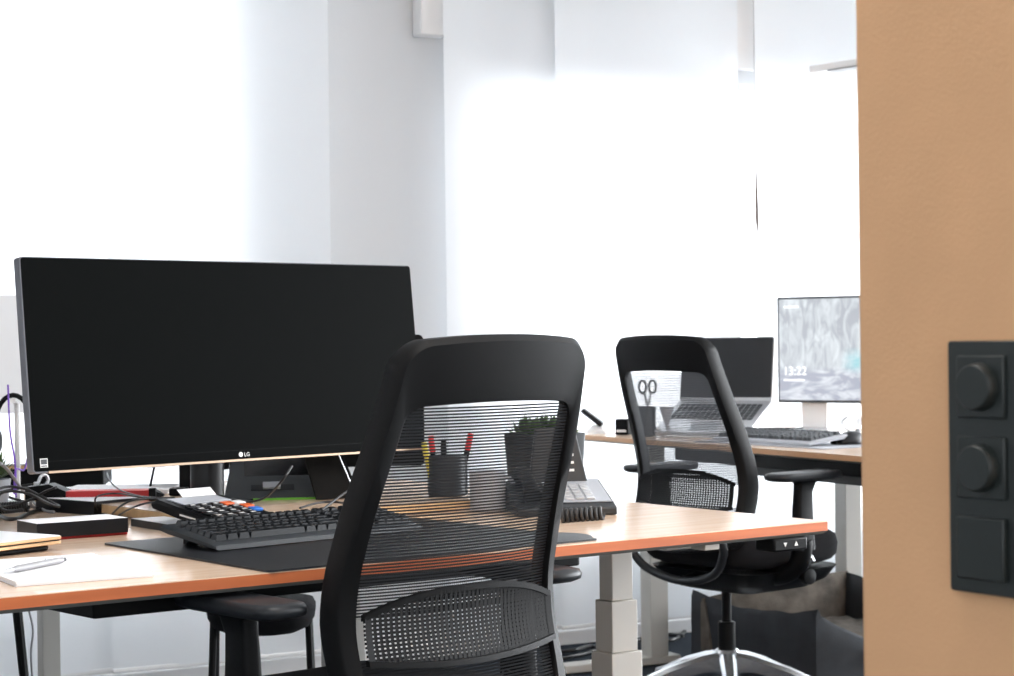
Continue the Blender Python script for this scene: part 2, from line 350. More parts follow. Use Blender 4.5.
# facing desk with black angled legs
d2 = thing('facing_desk', (C1.x + N1.x * 0.803, C1.y + N1.y * 0.803, 0), TH1, 'second wooden table pushed against the back of the near desk', 'desk')
b = MB(); desktop(b, -1.9, 0, 0, 0.72, DZ); b.build('desktop', [M['top'], M['edge'], M['underside']], d2, smooth=0)
TI = (Matrix.Translation(d2.location) @ Matrix.Rotation(TH1, 4, 'Z')).inverted()
def leg_px(xt, yt, xb, yb, D, r):
    a_ = pd(xt, yt, D); a2 = pd(xb, yb, D); t = (0.709 - a_.z) / (a2.z - a_.z); A = a_ + (a2 - a_) * t; t = (0.0 - a_.z) / (a2.z - a_.z); B = a_ + (a2 - a_) * t
    l = MB(); l.tube([TI @ B, TI @ A], [r * .8, r], 10); l.build('leg', M['black'], d2)
leg_px(17, 608, 24, 676, 3.9, 0.0105)
p = TI @ pz(48.5, 610, 0.63 + 0.02); p = TI @ pd(48.5, 612, 4.45)
b = MB(); b.box(p.x - .022, p.x + .022, p.y - .017, p.y + .017, 0.012, 0.709); l = b.build('leg_column', M['white_metal'], d2, bevel=.002)
b = MB(); b.box(p.x - .03, p.x + .03, p.y - .25, p.y + .2, 0.0, 0.02); b.build('foot', M['white_metal'], l, bevel=.003)

# black stool pushed under the facing desk
q0 = pd(262, 620, 4.42)
stl = thing('stool', (q0.x, 4.42, 0), .1, 'black padded stool with thin straight legs under the facing desk', 'stool')
b = MB(); rg = []
for z, s_ in ((.405, .35), (.412, .62), (.428, .88), (.450, .98), (.468, 1.0), (.480, .95), (.485, .8)):
    rg.append([(x * s_, y * s_, z) for x, y in rrect(-.125, .125, -.125, .125, .07, 6)])
b.loft(rg); b.build('seat', M['fabric'], stl, smooth=70)
for sx, sy in ((-1, -1), (1, -1), (-1, 1), (1, 1)):
    b = MB(); b.tube([(sx * .108, sy * .05, .45), (sx * .122, sy * .13, .0)], .009, 10); b.build('leg', M['black'], stl)
# ------------------------------------------------------------------ large monitor
MYAW = 0.7558; MT = 0.1075; MW, MH = 0.917, 0.39
mon = thing('monitor', (-0.5235, 3.700, 1.0465), MYAW, 'large ultrawide dark monitor switched off on the near desk', 'monitor')
RS = 0.755                                                   # top of the wooden riser it stands on
Tt = Matrix.Rotation(-MT, 4, 'X')
def slab(pts, y0, y1, T=None):
    q_ = MB(); q_.loft([[(x, y0, z) for x, z in pts], [(x, y1, z) for x, z in pts]], T=T); return q_
b = slab(rrect(-MW / 2, MW / 2, -MH / 2, MH / 2, 0.006), 0.0, 0.022, Tt)
b.loft([[(x * .97, .022, z * .95) for x, z in rrect(-MW / 2, MW / 2, -MH / 2, MH / 2, 0.006)], [(x * .55, .05, z * .6) for x, z in rrect(-MW / 2, MW / 2, -MH / 2, MH / 2, 0.006)]], T=Tt)
hs = b.build('housing', M['gunmetal'], mon, bevel=0.0015)
b = slab(rrect(-MW / 2 + .002, MW / 2 - .002, -MH / 2 + .003, MH / 2 - .002, 0.005), -0.0016, 0.0002, Tt); scn = b.build('screen', M['screen'], mon)
b = MB(); b.box(-MW / 2 + .03, MW / 2 - .004, -0.0022, 0.004, -MH / 2 - .001, -MH / 2 + .003, Tt); b.build('bottom_trim', M['bronze'], mon)
b = MB(); b.box(-MW / 2 + .010, MW / 2 - .010, -.00175, -.0015, -MH / 2 + .020, -MH / 2 + .0206, Tt); b.build('bezel_line', M['black'], scn)
TX = Tt @ TM(0.013, -0.0019, -MH / 2 + 0.0065, rx=math.pi / 2)
text('LG', 0.011, Tt @ TM(-0.0045, -0.0019, -MH / 2 + 0.008, rx=math.pi / 2), M['ink'], scn)
b = MB(); b.lathe([(0.0048, 0), (0.0048, 0.0003)], 24, Tt @ TM(-0.012, -0.0017, -MH / 2 + 0.012, rx=math.pi / 2)); b.build('logo_disc', M['ink'], scn)
b = MB(); b.box(-MW / 2 + .0135, -MW / 2 + .0285, -.0022, -.0015, -MH / 2 + .010, -MH / 2 + .026, Tt); st = b.build('energy_sticker', M['ink'], scn)
b = MB(); b.box(-MW / 2 + .015, -MW / 2 + .027, -.0026, -.0021, -MH / 2 + .0155, -MH / 2 + .0245, Tt); b.box(-MW / 2 + .015, -MW / 2 + .027, -.0026, -.0021, -MH / 2 + .0115, -MH / 2 + .0135, Tt)
b.build('sticker_mark', M['grey'], st)
zb_ = RS - 1.0465
SX = 0.012
b = MB(); b.lathe([(0.033, zb_ + 0.012), (0.033, -0.02), (0.032, 0.0)], 28, TM(SX - .03, 0.085, 0)); b.build('stand_neck', M['satin'], mon)
b = MB(); b.box(SX - .07, SX + .01, 0.03, 0.085, -0.04, 0.04); b.build('mount', M['black'], mon, bevel=.006)
b = MB(); b.prism(rrect(SX - .115, SX + .055, 0.03, 0.16, 0.03), zb_ + .0005, zb_ + 0.013); b.build('stand_base', M['satin'], mon, bevel=.003)

# wooden riser board under the monitor
c0 = pz(214, 519, RS); ang = TH1 + 0.04
rz_ = thing('riser_board', (c0.x, c0.y, 0), ang, 'low plywood riser board under the monitor and tablet stand', 'board')
b = MB(); b.m = 0; b.box(0, 0.62, 0, 0.84, RS - .0015, RS); b.m = 1; b.box(0, 0.62, 0, 0.84, RS - .018, RS - .0015); b.build('board', [M['top'], M['plywood']], rz_, smooth=0)
for x, y in ((0.05, 0.05), (0.57, 0.05), (0.05, 0.79), (0.57, 0.79)):
    b = MB(); b.lathe([(0.012, DZ + .0005), (0.015, RS - .018)], 14, TM(x, y, 0)); b.build('foot', M['black'], rz_)

# ------------------------------------------------------------------ desk mat, keyboard, calculator
a_ = on1(103, 543, DZ + .003); bb = on1(268, 571, DZ + .003)
dm = (a_ - bb); ma = math.atan2(-dm.x, dm.y)                    # mat side edge direction
mt = MB(); L_ = dm.length
mt.prism(rrect(0, 0.66, 0, L_, 0.008), 0.0004, 0.0034)
o = mt.build('desk_mat', M['mat']); o.location = (bb.x, bb.y, DZ); o.rotation_euler = (0, 0, ma - 0.0)
tag(o, 'black desk mat under the keyboard on the near desk', 'desk mat')
MATZ = DZ + .0036
def keyboard(loc, rz, label, tilt=0.12, scale=1.0, light=False, feet=True):
    r = thing('keyboard', loc, rz, label, 'keyboard')
    Tk = TM(0, 0, 0.002, rx=tilt)
    Wk, Dk = 0.455 * scale, 0.165 * scale
    b = MB(); prof = [(0, 0.0), (0.004, 0.007), (0.022, 0.011), (0.15 * scale, 0.015), (Dk, 0.013), (Dk, 0.003), (0.14 * scale, 0.0)]
    rings = []
    for x, sq in ((0, .55), (0.006, 1), (Wk - 0.006, 1), (Wk, .55)):
        rings.append([(x, y, z * sq + (1 - sq) * .003) for y, z in prof])
    b.loft(rings, T=Tk); b.build('body', M['lgrey'] if light else M['dgrey'], r, smooth=40)
    kb = MB(); kx0 = 0.012; u = 0.019 * scale
    rows = [(0.030, [1.25, 1.25, 1.25, 6.25, 1.25, 1.25, 1.25, 1.25]), (0.049, [2.25] + [1] * 10 + [2.75]), (0.068, [1.75] + [1] * 11 + [2.25]), (0.087, [1.5] + [1] * 12 + [1.5]), (0.106, [1] * 13 + [2]), (0.134, [1] * 15)]
    for y, ks in rows:
        x = kx0; y *= scale
        cols_ = ks + [-.3, 1, 1, 1, -.3, 1, 1, 1, 1]
        for w_ in cols_:
            if w_ < 0: x += -w_ * u; continue
            w2 = w_ * u; zb2 = 0.010 + 0.03 * y; g = 0.001; t_ = 0.0035
            if x + w2 > Wk - .006: break
            kb.loft([[(x + g, y - u / 2 + g, zb2), (x + w2 - g, y - u / 2 + g, zb2), (x + w2 - g, y + u / 2 - g, zb2), (x + g, y + u / 2 - g, zb2)],
                     [(x + g + t_ * .7, y - u / 2 + g + .002, zb2 + .010), (x + w2 - g - t_ * .7, y - u / 2 + g + .002, zb2 + .010), (x + w2 - g - t_ * .7, y + u / 2 - g - t_, zb2 + .0105), (x + g + t_ * .7, y + u / 2 - g - t_, zb2 + .0105)]], T=Tk)
            x += w2
    kb.build('keycaps', M['grey'] if light else M['key'], r, smooth=20)
    if feet:
        for x in (0.035, Wk - .055):
            f = MB(); y0 = Dk - .03; zz = y0 * math.sin(tilt) + .002
            f.box(x, x + .022, y0, y0 + .012, 0.0003, zz + .004); f.build('foot', M['black'], r, bevel=.001)
    return r
k0 = on1(217, 552, MATZ); k1 = on1(345, 538.5, MATZ); ky = math.atan2(k1.y - k0.y, k1.x - k0.x)
keyboard((k0.x, k0.y, MATZ), ky, 'black keyboard on the dark mat under the big monitor')

c0 = on1(214, 537, DZ); ca = thing('calculator', (c0.x, c0.y, DZ), ky + .05, 'desk calculator with blue and orange keys behind the black keyboard', 'calculator')
Tc = TM(0, 0, 0.016, rx=0.13)
pr = [(0.004, 0.0), (-.004, .008), (0.0, .012), (0.10, .017), (0.175, .020), (.19, .012), (.185, .004), (0.10, -.004)]
b = MB(); b.loft([[(x, .09 + (y - .09) * q_, z * s_) for y, z in pr] for x, s_, q_ in ((0, .7, .97), (.004, 1, 1), (.150, 1, 1), (.154, .7, .97))], T=Tc); cb = b.build('body', M['black'], ca)
b = MB(); b.box(.02, .134, .118, .168, .0185, .0215, Tc); b.build('display', M['lgrey'], ca, bevel=.001)
for j in range(4):
    for i in range(5):
        if (i, j) == (4, 0): continue
        x = .012 + i * .0268; y = .008 + j * .0255; b = MB(); w_ = .0225
        b.box(x, x + w_, y, y + .0195, .0125 + .05 * y, .0190 + .05 * y, Tc)
        mm = M['blue'] if (i, j) == (4, 1) else M['orange'] if (i, j) in ((4, 2), (3, 3)) else M['ink'] if (i, j) in ((4, 3),) else M['key']
        b.build('key', mm, ca, bevel=.002)
        if mm is M['key']:
            b = MB(); b.box(x + .006, x + .016, y + .006, y + .012, .0191 + .05 * y, .0193 + .05 * y, Tc); b.build('legend', M['ink'], ca.children[-1] if False else bpy.data.objects[[o.name for o in ca.children][-1]], smooth=0)
b = MB(); b.box(-.0006, .001, .05, .10, .004, .007, Tc); b.build('side_label', M['ink'], ca)
for x in (.06, .12):
    b = MB(); b.box(x, x + .014, .15, .165, .0005, .042); b.build('rear_foot', M['black'], ca, bevel=.002)
b = MB(); b.box(.01, .144, .012, .024, .0005, .020); b.build('front_foot', M['black'], ca, bevel=.002)
b = MB(); b.loft([[(.07, .165, .046), (.15, .165, .046), (.15, .1655, .0468), (.07, .1655, .0468)], [(.075, .205, .070), (.155, .205, .070), (.155, .2055, .0708), (.075, .2055, .0708)]]); b.build('receipt_paper', M['paper'], ca, smooth=0)

# ------------------------------------------------------------------ things along the left of the near desk
def flatbox(name, px0, px1, z, depth, h, m, label, cat, top=None, bev=.001, base=DZ, yaw=None, extra=None):
    """box whose near bottom edge runs between two desk points"""
    a_ = pz(*px0, base); c_ = pz(*px1, base); r = math.atan2(c_.y - a_.y, c_.x - a_.x)
    b = MB(); W_ = (c_ - a_).length; b.m = 0; b.box(0, W_, 0, depth, .0004, h)
    if top: b.m = 1; b.box(.0005, W_ - .0005, .0005, depth - .0005, h, h + .0006)
    o = b.build(name, [m, top] if top else m, bevel=0 if top else bev, smooth=0 if top else 30); o.location = (a_.x, a_.y, base); o.rotation_euler = (0, 0, r)
    return tag(o, label, cat)
# stack of paper
a_ = pz(16, 587, DZ); c_ = pz(150, 577, DZ); r = math.atan2(c_.y - a_.y, c_.x - a_.x)
ps = thing('paper_stack', (a_.x, a_.y, DZ), r, 'stack of white paper on the near left corner of the desk', 'paper')
for i in range(4):
    b = MB(); j = [random.uniform(-.002, .002) for _ in range(2)]
    b.box(j[0], .205 + j[0], j[1], .297 + j[1], .0004 + i * .002, .0004 + i * .002 + .0018); b.build('sheet', M['paper'], ps, smooth=0)
a_ = pz(6, 571, DZ + .0137); c_ = pz(62, 560, DZ + .0137)
dp = (c_ - a_); pn = thing('pen', a_ + Vector((0, 0, 0)), math.atan2(dp.y, dp.x), 'white ballpoint pen lying on the paper stack', 'pen')
Lp = dp.length; TP = TM(0, 0, 0, ry=math.pi / 2)
b = MB(); b.lathe([(.0035, .016), (.0052, .028), (.0052, Lp - .012), (.0042, Lp)], 16, TP); b.build('barrel', mat('pen_barrel', (.3, .3, .31), .35), pn)  # grey barrel colour carries the shading of the white pen
b = MB(); b.lathe([(.0006, -.012), (.0022, 0), (.0035, .016)], 16, TP); b.build('tip', M['silver'], pn)
b = MB(); b.lathe([(.003, Lp), (.0028, Lp + .008)], 12, TP); b.build('push_button', M['grey'], pn)
b = MB(); b.box(Lp - .045, Lp - .002, -.0015, .0015, .0055, .0075); b.build('clip', M['silver'], pn, bevel=.0005)
# closed laptop
a_ = pz(59, 550.5, DZ); c_ = pz(0, 558, DZ); ang = math.atan2(a_.y - c_.y, a_.x - c_.x)
lp = thing('closed_laptop', (a_.x, a_.y, DZ), ang, 'closed silver laptop with gold edges on the near desk, left', 'laptop')
def lapt(b, x1, z0, z1, ins): b.prism(rrect(-.36 + ins, x1 - ins, -.0 + ins, .25 - ins, .012), z0, z1)
b = MB(); lapt(b, .012, .011, .0165, 0); b.build('base', M['gold'], lp, bevel=.001)
b = MB(); b.prism(rrect(-.34, -.006, .012, .24, .012), .0005, .011); b.build('underside', M['black'], lp, bevel=.004)
b = MB(); lapt(b, .012, .0170, .0185, .0022); b.build('gap', M['black'], lp)
b = MB(); lapt(b, .012, .0188, .024, 0); b.build('lid_edge', M['gold'], lp, bevel=.001)
b = MB(); lapt(b, .012, .0240, .0246, .0015); b.build('lid', M['lid'], lp)
# boxes
flatbox('notebook', (36, 541.5), (127.5, 534.5), DZ, .10, .0045, M['red'], 'red notebook lying under the black box', 'notebook')
flatbox('flat_box', (37, 539), (128, 532.3), DZ, .095, .0265, M['satin'], 'flat black box lying on a red notebook', 'box', top=M['paper'], base=DZ + .005)  # white top layer paints the bright sheen onto the black box
flatbox('flat_box', (36, 511), (94, 515.5), DZ, .12, .028, M['satin'], 'thick black box beside the left side of the plywood riser', 'box', top=M['paper'])
flatbox('flat_box', (131, 526), (174, 533), DZ, .07, .014, M['satin'], 'flat black box with pale top between the calculator and the red notebook', 'box', top=M['paper'])
# things on the riser behind: red folder box, laptop stack
def risbox(name, x0, y0, x1, y1, depth, h, m, label, cat, base=RS, **k): return flatbox(name, (x0, y0), (x1, y1), base, depth, h, m, label, cat, base=base, **k)
# ------------------------------------------------------------------ chair
def chair_y(z):
    pts = [(0.44, -.285), (0.50, -.270), (0.58, -.238), (0.68, -.215), (0.80, -.246), (0.95, -.300), (1.02, -.320), (1.09, -.338)]
    for (z0, y0), (z1, y1) in zip(pts, pts[1:]):
        if z <= z1: t = (z - z0) / (z1 - z0); return y0 + (y1 - y0) * (t)
    return pts[-1][1]
_tab = [sum(chair_y(min(max(.44 + i * .005 + d * .01, .44), 1.09)) for d in range(-5, 6)) / 11 for i in range(132)]
def cy(z):
    f = min(max((z - .44) / .005, 0), 130.999); i = int(f); return _tab[i] + (_tab[i + 1] - _tab[i]) * (f - i)
def cw(z):
    pts = [(0.44, .150), (0.48, .185), (0.52, .205), (0.58, .214), (0.66, .216), (0.75, .212), (0.85, .203), (0.95, .192), (1.03, .182), (1.09, .178)]
    for (z0, y0), (z1, y1) in zip(pts, pts[1:]):
        if z <= z1: t = (z - z0) / (z1 - z0); return y0 + (y1 - y0) * t
    return pts[-1][1]
def bow(u): return 0.030 * (u / .2) ** 2
def back_ring():
    O, I = [], []
    n = 26
    for i in range(n + 1):                                     # right side, going up
        zo = .50 + (1.035 - .50) * i / n; zi = .545 + (.955 - .545) * i / n
        O.append((cw(zo), zo)); I.append((cw(zi) - .026, zi))
    for i in range(1, 9):
        t = math.radians(90 * i / 8); r = .048
        O.append((cw(1.035) - r + r * math.cos(t), 1.035 + r * math.sin(t)))
        r2 = .030; I.append((cw(.955) - .026 - r2 + r2 * math.cos(t), .955 + r2 * math.sin(t)))
    xo, xi = O[-1][0], I[-1][0]
    for i in range(1, 12):
        t = i / 12 * 2
        xx = xo * (1 - t); xy = xi * (1 - t)
        O.append((xx, 1.083 + .006 * (1 - (xx / xo) ** 2))); I.append((xy, .985 + .004 * (1 - (xy / xi) ** 2)))
    right = O[:n + 9], I[:n + 9]
    Ol = O + [(-x, z) for x, z in right[0][::-1]]; Il = I + [(-x, z) for x, z in right[1][::-1]]
    for i in range(1, 12):
        t = i / 12
        xx = -cw(.50) + 2 * cw(.50) * t; xy = -(cw(.545) - .026) * (1 - 2 * t)
        Ol.append((xx, .50 - .02 * math.sin(math.pi * t))); Il.append((xy, .545))
    return Ol, Il
def make_chair(loc, rz, label):
    r = thing('office_chair', loc, rz, label, 'chair', 'mesh-back office chairs')
    O, I = back_ring(); b = MB(); rings = []
    N_ = len(O)
    for (ox, oz), (ix, iz) in zip(O, I):
        yo = cy(oz) + bow(ox); yi = cy(iz) + bow(ix)
        sx = max(0.0, min(1.0, (abs(ox) - .10) / .10)) if oz < 1.06 else .6
        dep = .030 + .022 * sx
        k1 = .10; lx = ox + (ix - ox) * k1; lz = oz + (iz - oz) * k1
        rings.append([(ox, yo + .007, oz), (lx, yo + .000, lz), (ix + (ox - ix) * .12, yi - .002, iz + (oz - iz) * .12), (ix, yi + .003, iz), (ix, yi + .016, iz), (ix + (ox - ix) * .5, (yo + yi) / 2 + dep * .7, iz + (oz - iz) * .5), (lx, yo + dep, lz), (ox, yo + dep - .006, oz)])
    b.loft(rings, loop=True, caps=False); b.build('back_frame', M['frame'], r, smooth=50)
    # woven mesh: horizontal ribbons plus fine uprights
    b = MB(); z = .548; NS = 18
    while z < .984:
        wz = cw(min(z, .955)) - .0265
        if z > .955: wz -= .030 - math.sqrt(max(0, .030 ** 2 - (z - .955) ** 2))
        if .612 < z < .672: z += .0047; continue
        row = lambda zz, dy: [(u, cy(zz) + bow(u) + dy, zz) for u in [wz * (2 * i / NS - 1) for i in range(NS + 1)]]
        b.loft([row(z, .008), row(z + .0027, .008)], closed=False)
        z += .0047
    for i in range(-48, 49):
        u = i * .0039
        zs = [.548 + (.972 - .548) * k / 14 for k in range(15)]
        zs = [q for q in zs if abs(u) < cw(q) - .03]
        for zs in ([q for q in zs if q < .61], [q for q in zs if q > .68]):
          if len(zs) > 1: b.loft([[(u, cy(q) + bow(u) + .0085, q) for q in zs], [(u + .0004, cy(q) + bow(u) + .0085, q) for q in zs]], closed=False)
    b.build('mesh_panel', M['weave'], r, smooth=60)
    # lumbar pad
    b = MB(); hw = .186
    top = lambda u: .712 - .020 * (abs(u) / hw) ** 3 - .012 * (u / hw) ** 2
    bot = lambda u: .594 + .012 * (abs(u) / hw) ** 2
    ly = lambda u, z: cy(z) + bow(u) - .010
    U = [hw * (2 * i / 30 - 1) for i in range(31)]
    for fn, s_ in ((top, -1), (bot, 1)):
        b.loft([[(u, ly(u, fn(u)) - .004, fn(u)) for u in U], [(u, ly(u, fn(u)) - .003, fn(u) + s_ * .009) for u in U], [(u, ly(u, fn(u)) + .006, fn(u) + s_ * .009) for u in U], [(u, ly(u, fn(u)) + .006, fn(u)) for u in U]], closed=False)
    for s_ in (-1, 1):
        b.loft([[(s_ * hw, ly(hw, q) - .004, q) for q in (.606, .62, .64, .66, .675)], [(s_ * (hw - .012), ly(hw, q) - .004, q) for q in (.606, .62, .64, .66, .675)]], closed=False)
    i = -hw + .006
    while i < hw:
        zz = [bot(i) + (top(i) - bot(i)) * k / 6 for k in range(7)]
        b.loft([[(i, ly(i, q), q) for q in zz], [(i + .0062, ly(i, q), q) for q in zz]], closed=False); i += .0086
    q = .6
    while q < .708:
        b.loft([[(u, ly(u, q) + .001, q) for u in U if bot(u) < q < top(u)], [(u, ly(u, q) + .001, q + .0040) for u in U if bot(u) < q < top(u)]], closed=False); q += .0062
    b.build('lumbar_pad', M['frame'], r, smooth=60)
    # yoke linking back and mechanism
    b = MB(); yk = smoothpath([(-.19, -.262, .53), (-.185, -.25, .485), (-.13, -.235, .425), (0, -.225, .398), (.13, -.235, .425), (.185, -.25, .485), (.19, -.262, .53)], 7)
    b.tube(yk, .012, 10); b.build('yoke', M['pad'], r, smooth=60)
    b = MB(); b.tube([(0, -.225, .398), (0, -.15, .400), (0, -.06, .41)], [.014, .02, .03], 12); b.build('yoke_arm', M['black'], r, smooth=60)
    # seat
    b = MB(); rings = []
    out = rrect(-.230, .230, -.20, .238, .10, 8)
    for z, s_ in ((.450, .82), (.460, .93), (.475, .985), (.505, 1.0), (.530, .975), (.542, .90), (.548, .72)):
        rings.append([(x * s_, (y - .03) * s_ + .03, z - .016) for x, y in out])
    b.loft(rings); b.build('seat', M['fabric'], r, smooth=60)
    b = MB(); b.loft([[(x * s_, (y - .03) * s_ + .03, z) for x, y in rrect(-.22, .22, -.18, .24, .09, 8)] for z, s_ in ((.352, .45), (.362, .66), (.388, .88), (.424, .99))]); b.build('seat_shell', M['black'], r, smooth=60)
    # armrests
    for s_ in (-1, 1):
        b = MB(); b.tube(smoothpath([(s_ * .12, -.02, .405), (s_ * .21, -.01, .415), (s_ * .262, 0, .45), (s_ * .278, .0, .52)], 5), [.026] * 5 + [.026] * 5 + [.028] * 5 + [.026], 12); b.v = [(x, y - .03, z) for x, y, z in b.v]
        b.build('armrest_bracket', M['black'], r, smooth=60)
        b = MB(); b.loft([[(s_ * x + 0, y, z) for x, y in rrect(.278 - a2, .278 + a2, yc - d2_, yc + d2_, min(a2, d2_) * .7, 4)] for z, a2, d2_, yc in ((.44, .018, .038, -.03), (.56, .016, .032, -.03), (.60, .015, .030, -.028), (.625, .016, .036, -.02), (.634, .022, .06, -.02))])
        po = b.build('armrest_post', M['black'], r, smooth=60)
        b = MB(); pad = [(.238, -.135), (.245, -.150), (.262, -.156), (.300, -.156), (.318, -.146), (.322, -.12), (.324, .05), (.318, .095), (.296, .112), (.262, .112), (.240, .095), (.236, .04)]
        cxp = .28; rg = []
        for z, s2 in ((.634, .88), (.639, .98), (.648, 1.0), (.655, .96), (.657, .85)):
            rg.append([(s_ * (cxp + (x - cxp) * s2), (y + .02) * s2 - .02, z) for x, y in pad])
        b.loft(rg); b.build('armrest_pad', M['pad'], po, smooth=60)
    # lever with knob on the right
    b = MB(); b.tube([(.10, .04, .425), (.19, .01, .420), (.255, .0, .415)], [.010, .009, .012], 10); lv_ = b.build('lever', M['black'], r, smooth=60)
    b = MB(); b.lathe([(.008, -.015), (.022, -.012), (.025, 0), (.022, .012), (.008, .015)], 18, TM(.268, -.002, .414, ry=math.pi / 2, rz=-.1)); b.build('knob', M['black'], lv_)
    b = MB(); b.tube(smoothpath([(.10, -.05, .425), (.20, .0, .432), (.262, .03, .462)], 5), .011, 10); b.build('chrome_bracket', M['chrome'], r, label='chrome bracket under the seat')
    # column and base
    CY = TM(y=-.045)
    b = MB(); b.lathe([(.014, .25), (.014, .38)], 20, CY); b.build('gas_piston', M['black'], r)
    b = MB(); b.lathe([(.024, .15), (.025, .16), (.025, .262), (.022, .266)], 24, CY); b.build('column_sleeve', M['black'], r)
    b = MB(); b.lathe([(.030, .105), (.036, .115), (.038, .178), (.032, .186)], 24, CY); b.build('base_hub', M['chrome'], r)
    for k in range(5):
        a2 = math.radians(72 * k + 18 + 10); Ta = CY @ TM(rz=a2)
        b = MB(); st_ = ((.02, .026, .182, .122), (.08, .024, .172, .126), (.18, .020, .143, .108), (.28, .017, .104, .082), (.325, .014, .090, .074), (.34, .008, .084, .076))
        b.loft([[(x, -hw_ * .55, zt_), (x, hw_ * .55, zt_), (x, hw_, zt_ - .010), (x, hw_ * .8, zb2), (x, -hw_ * .8, zb2), (x, -hw_, zt_ - .010)] for x, hw_, zt_, zb2 in st_], T=Ta)
        am = b.build('base_arm', M['chrome'], r, smooth=30)
        b = MB(); b.lathe([(.018, -.022), (.029, -.019), (.030, -.004), (.022, -.003), (.022, .003), (.030, .004), (.029, .019), (.018, .022)], 22, Ta @ TM(.318, 0, .031, rx=math.pi / 2)); b.tube([(0, 0, .05), (0, 0, .078)], .007, 8, Ta @ TM(.318))
        b.build('caster', M['black'], am)
    return r
def dup(root, loc, rz, label):   # copies of the parts and sub-parts too
    r = root.copy(); col.objects.link(r); r.location = loc; r.rotation_euler = (0, 0, rz); r['label'] = label
    for ch in list(root.children):
        c = ch.copy(); col.objects.link(c); c.parent = r
        for g in list(ch.children):
            d = g.copy(); col.objects.link(d); d.parent = c
    return r
A1 = math.radians(42)
ch1 = make_chair((-0.214, 3.05, 0), A1, 'black mesh-back office chair in front, pushed up to the near desk')
A2 = -math.radians(50)
ch2 = dup(ch1, (0.655, 5.48, 0), A2, 'black mesh-back office chair behind the near desk, on a chrome star base')
for c_, dz in ((ch1, .044), (ch2, .050)):                       # height-adjustable armrests, set differently on the two chairs
    for q in c_.children:
        if q.name.startswith('armrest_post'): q.location.z = dz

# ------------------------------------------------------------------ far desk by the window
FL = Vector((0.247, 6.582, 0)); FR = Vector((0.964, 5.215, 0)); fd = (FR - FL).normalized(); FA = math.atan2(fd.y, fd.x); FZ = .75
fn = Vector((-fd.y, fd.x, 0))
FLc = FL.copy()
d3 = thing('standing_desk', (FLc.x, FLc.y, 0), FA, 'farther wooden desk at the window carrying the lit monitor and open laptop', 'desk')
b = MB(); desktop(b, 0, 1.9, 0, 0.98, FZ, .022); b.build('desktop', [M['top'], wood('far_edge_oak', (.46, .24, .11), (.58, .33, .17), .5), M['underside']], d3, smooth=0)
b = MB(); b.box(0.42, 1.75, 0.12, 0.16, FZ - .072, FZ - .023); b.build('front_rail', M['black'], d3, bevel=.003)
b = MB(); b.box(0.72, 1.6, 0.18, 0.40, FZ - .105, FZ - .023); b.build('cable_tray', M['dgrey'], d3, bevel=.003)
TF = (Matrix.Translation(d3.location) @ Matrix.Rotation(FA, 4, 'Z')).inverted()
for px_, py_ in (((655, 655)), ((852, 640))):
    if px_ == 655: q = TF @ pz(655, 655, .03)
    else: q = TF @ pd(848, 520, 6.72)
    b = MB(); b.box(q.x - .032, q.x + .032, q.y - .034, q.y + .034, .03, .58 if px_ > 700 else .50); b.box(q.x - .028, q.x + .028, q.y - .03, q.y + .03, .5, FZ - .0225)
    o = b.build('leg_column', M['white_metal'], d3, bevel=.002)
    b = MB(); b.box(q.x - .035, q.x + .035, q.y - .36, q.y + .08, .004, .03); b.build('foot', M['white_metal'], o, bevel=.004)
def fpz(x, y, z=FZ): return pz(x, y, z)

# ------------------------------------------------------------------ lit monitor on the far desk
FMW, FMH = .52, .372; fy = -math.radians(36)
le = pd(777.5, 350, 6.72); fc = Vector((math.cos(fy), math.sin(fy), 0))
fm = thing('monitor', le + fc * FMW / 2, fy, 'lit monitor showing a pale forest lock screen, cut off by the tan wall', 'monitor')
b = slab(rrect(-FMW / 2, FMW / 2, -FMH / 2, FMH / 2, .006), 0, .028); b.build('housing', M['grey'], fm, bevel=.002)
# wallpaper: pale waterfall over boulders, all procedural
m = bpy.data.materials.new('lock_screen_picture'); m.use_nodes = True; n = m.node_tree; pb = n.nodes['Principled BSDF']
pb.inputs['Base Color'].default_value = (.02, .02, .02, 1); pb.inputs['Roughness'].default_value = .3
tcn = n.nodes.new('ShaderNodeTexCoord')
def tex(scale, stretch, detail, lo, hi, c1, c2, dist=0.0):
    mp = n.nodes.new('ShaderNodeMapping'); mp.inputs['Scale'].default_value = stretch
    t = n.nodes.new('ShaderNodeTexNoise'); t.inputs['Scale'].default_value = scale; t.inputs['Detail'].default_value = detail; t.inputs['Distortion'].default_value = dist
    r = n.nodes.new('ShaderNodeValToRGB'); r.color_ramp.elements[0].position = lo; r.color_ramp.elements[1].position = hi
    r.color_ramp.elements[0].color = (*c1, 1); r.color_ramp.elements[1].color = (*c2, 1)
    n.links.new(tcn.outputs['Object'], mp.inputs[0]); n.links.new(mp.outputs[0], t.inputs[0]); n.links.new(t.outputs[0], r.inputs[0]); return r
forest = tex(9, (3, 1, 1.2), 8, .40, .64, (.50, .53, .58), (.82, .88, .92), 1.2)
rocks = tex(7, (1, 1, 2.6), 5, .42, .62, (.46, .49, .58), (.86, .90, .96), 2.0)
pool = tex(14, (1, 1, 3), 3, .35, .65, (.35, .70, .78), (.72, .88, .92))
sx_ = n.nodes.new('ShaderNodeSeparateXYZ'); n.links.new(tcn.outputs['Object'], sx_.inputs[0])
def rng(sock, a_, b_):
    q_ = n.nodes.new('ShaderNodeMapRange'); q_.inputs[1].default_value = a_; q_.inputs[2].default_value = b_; n.links.new(sock, q_.inputs[0]); return q_.outputs[0]
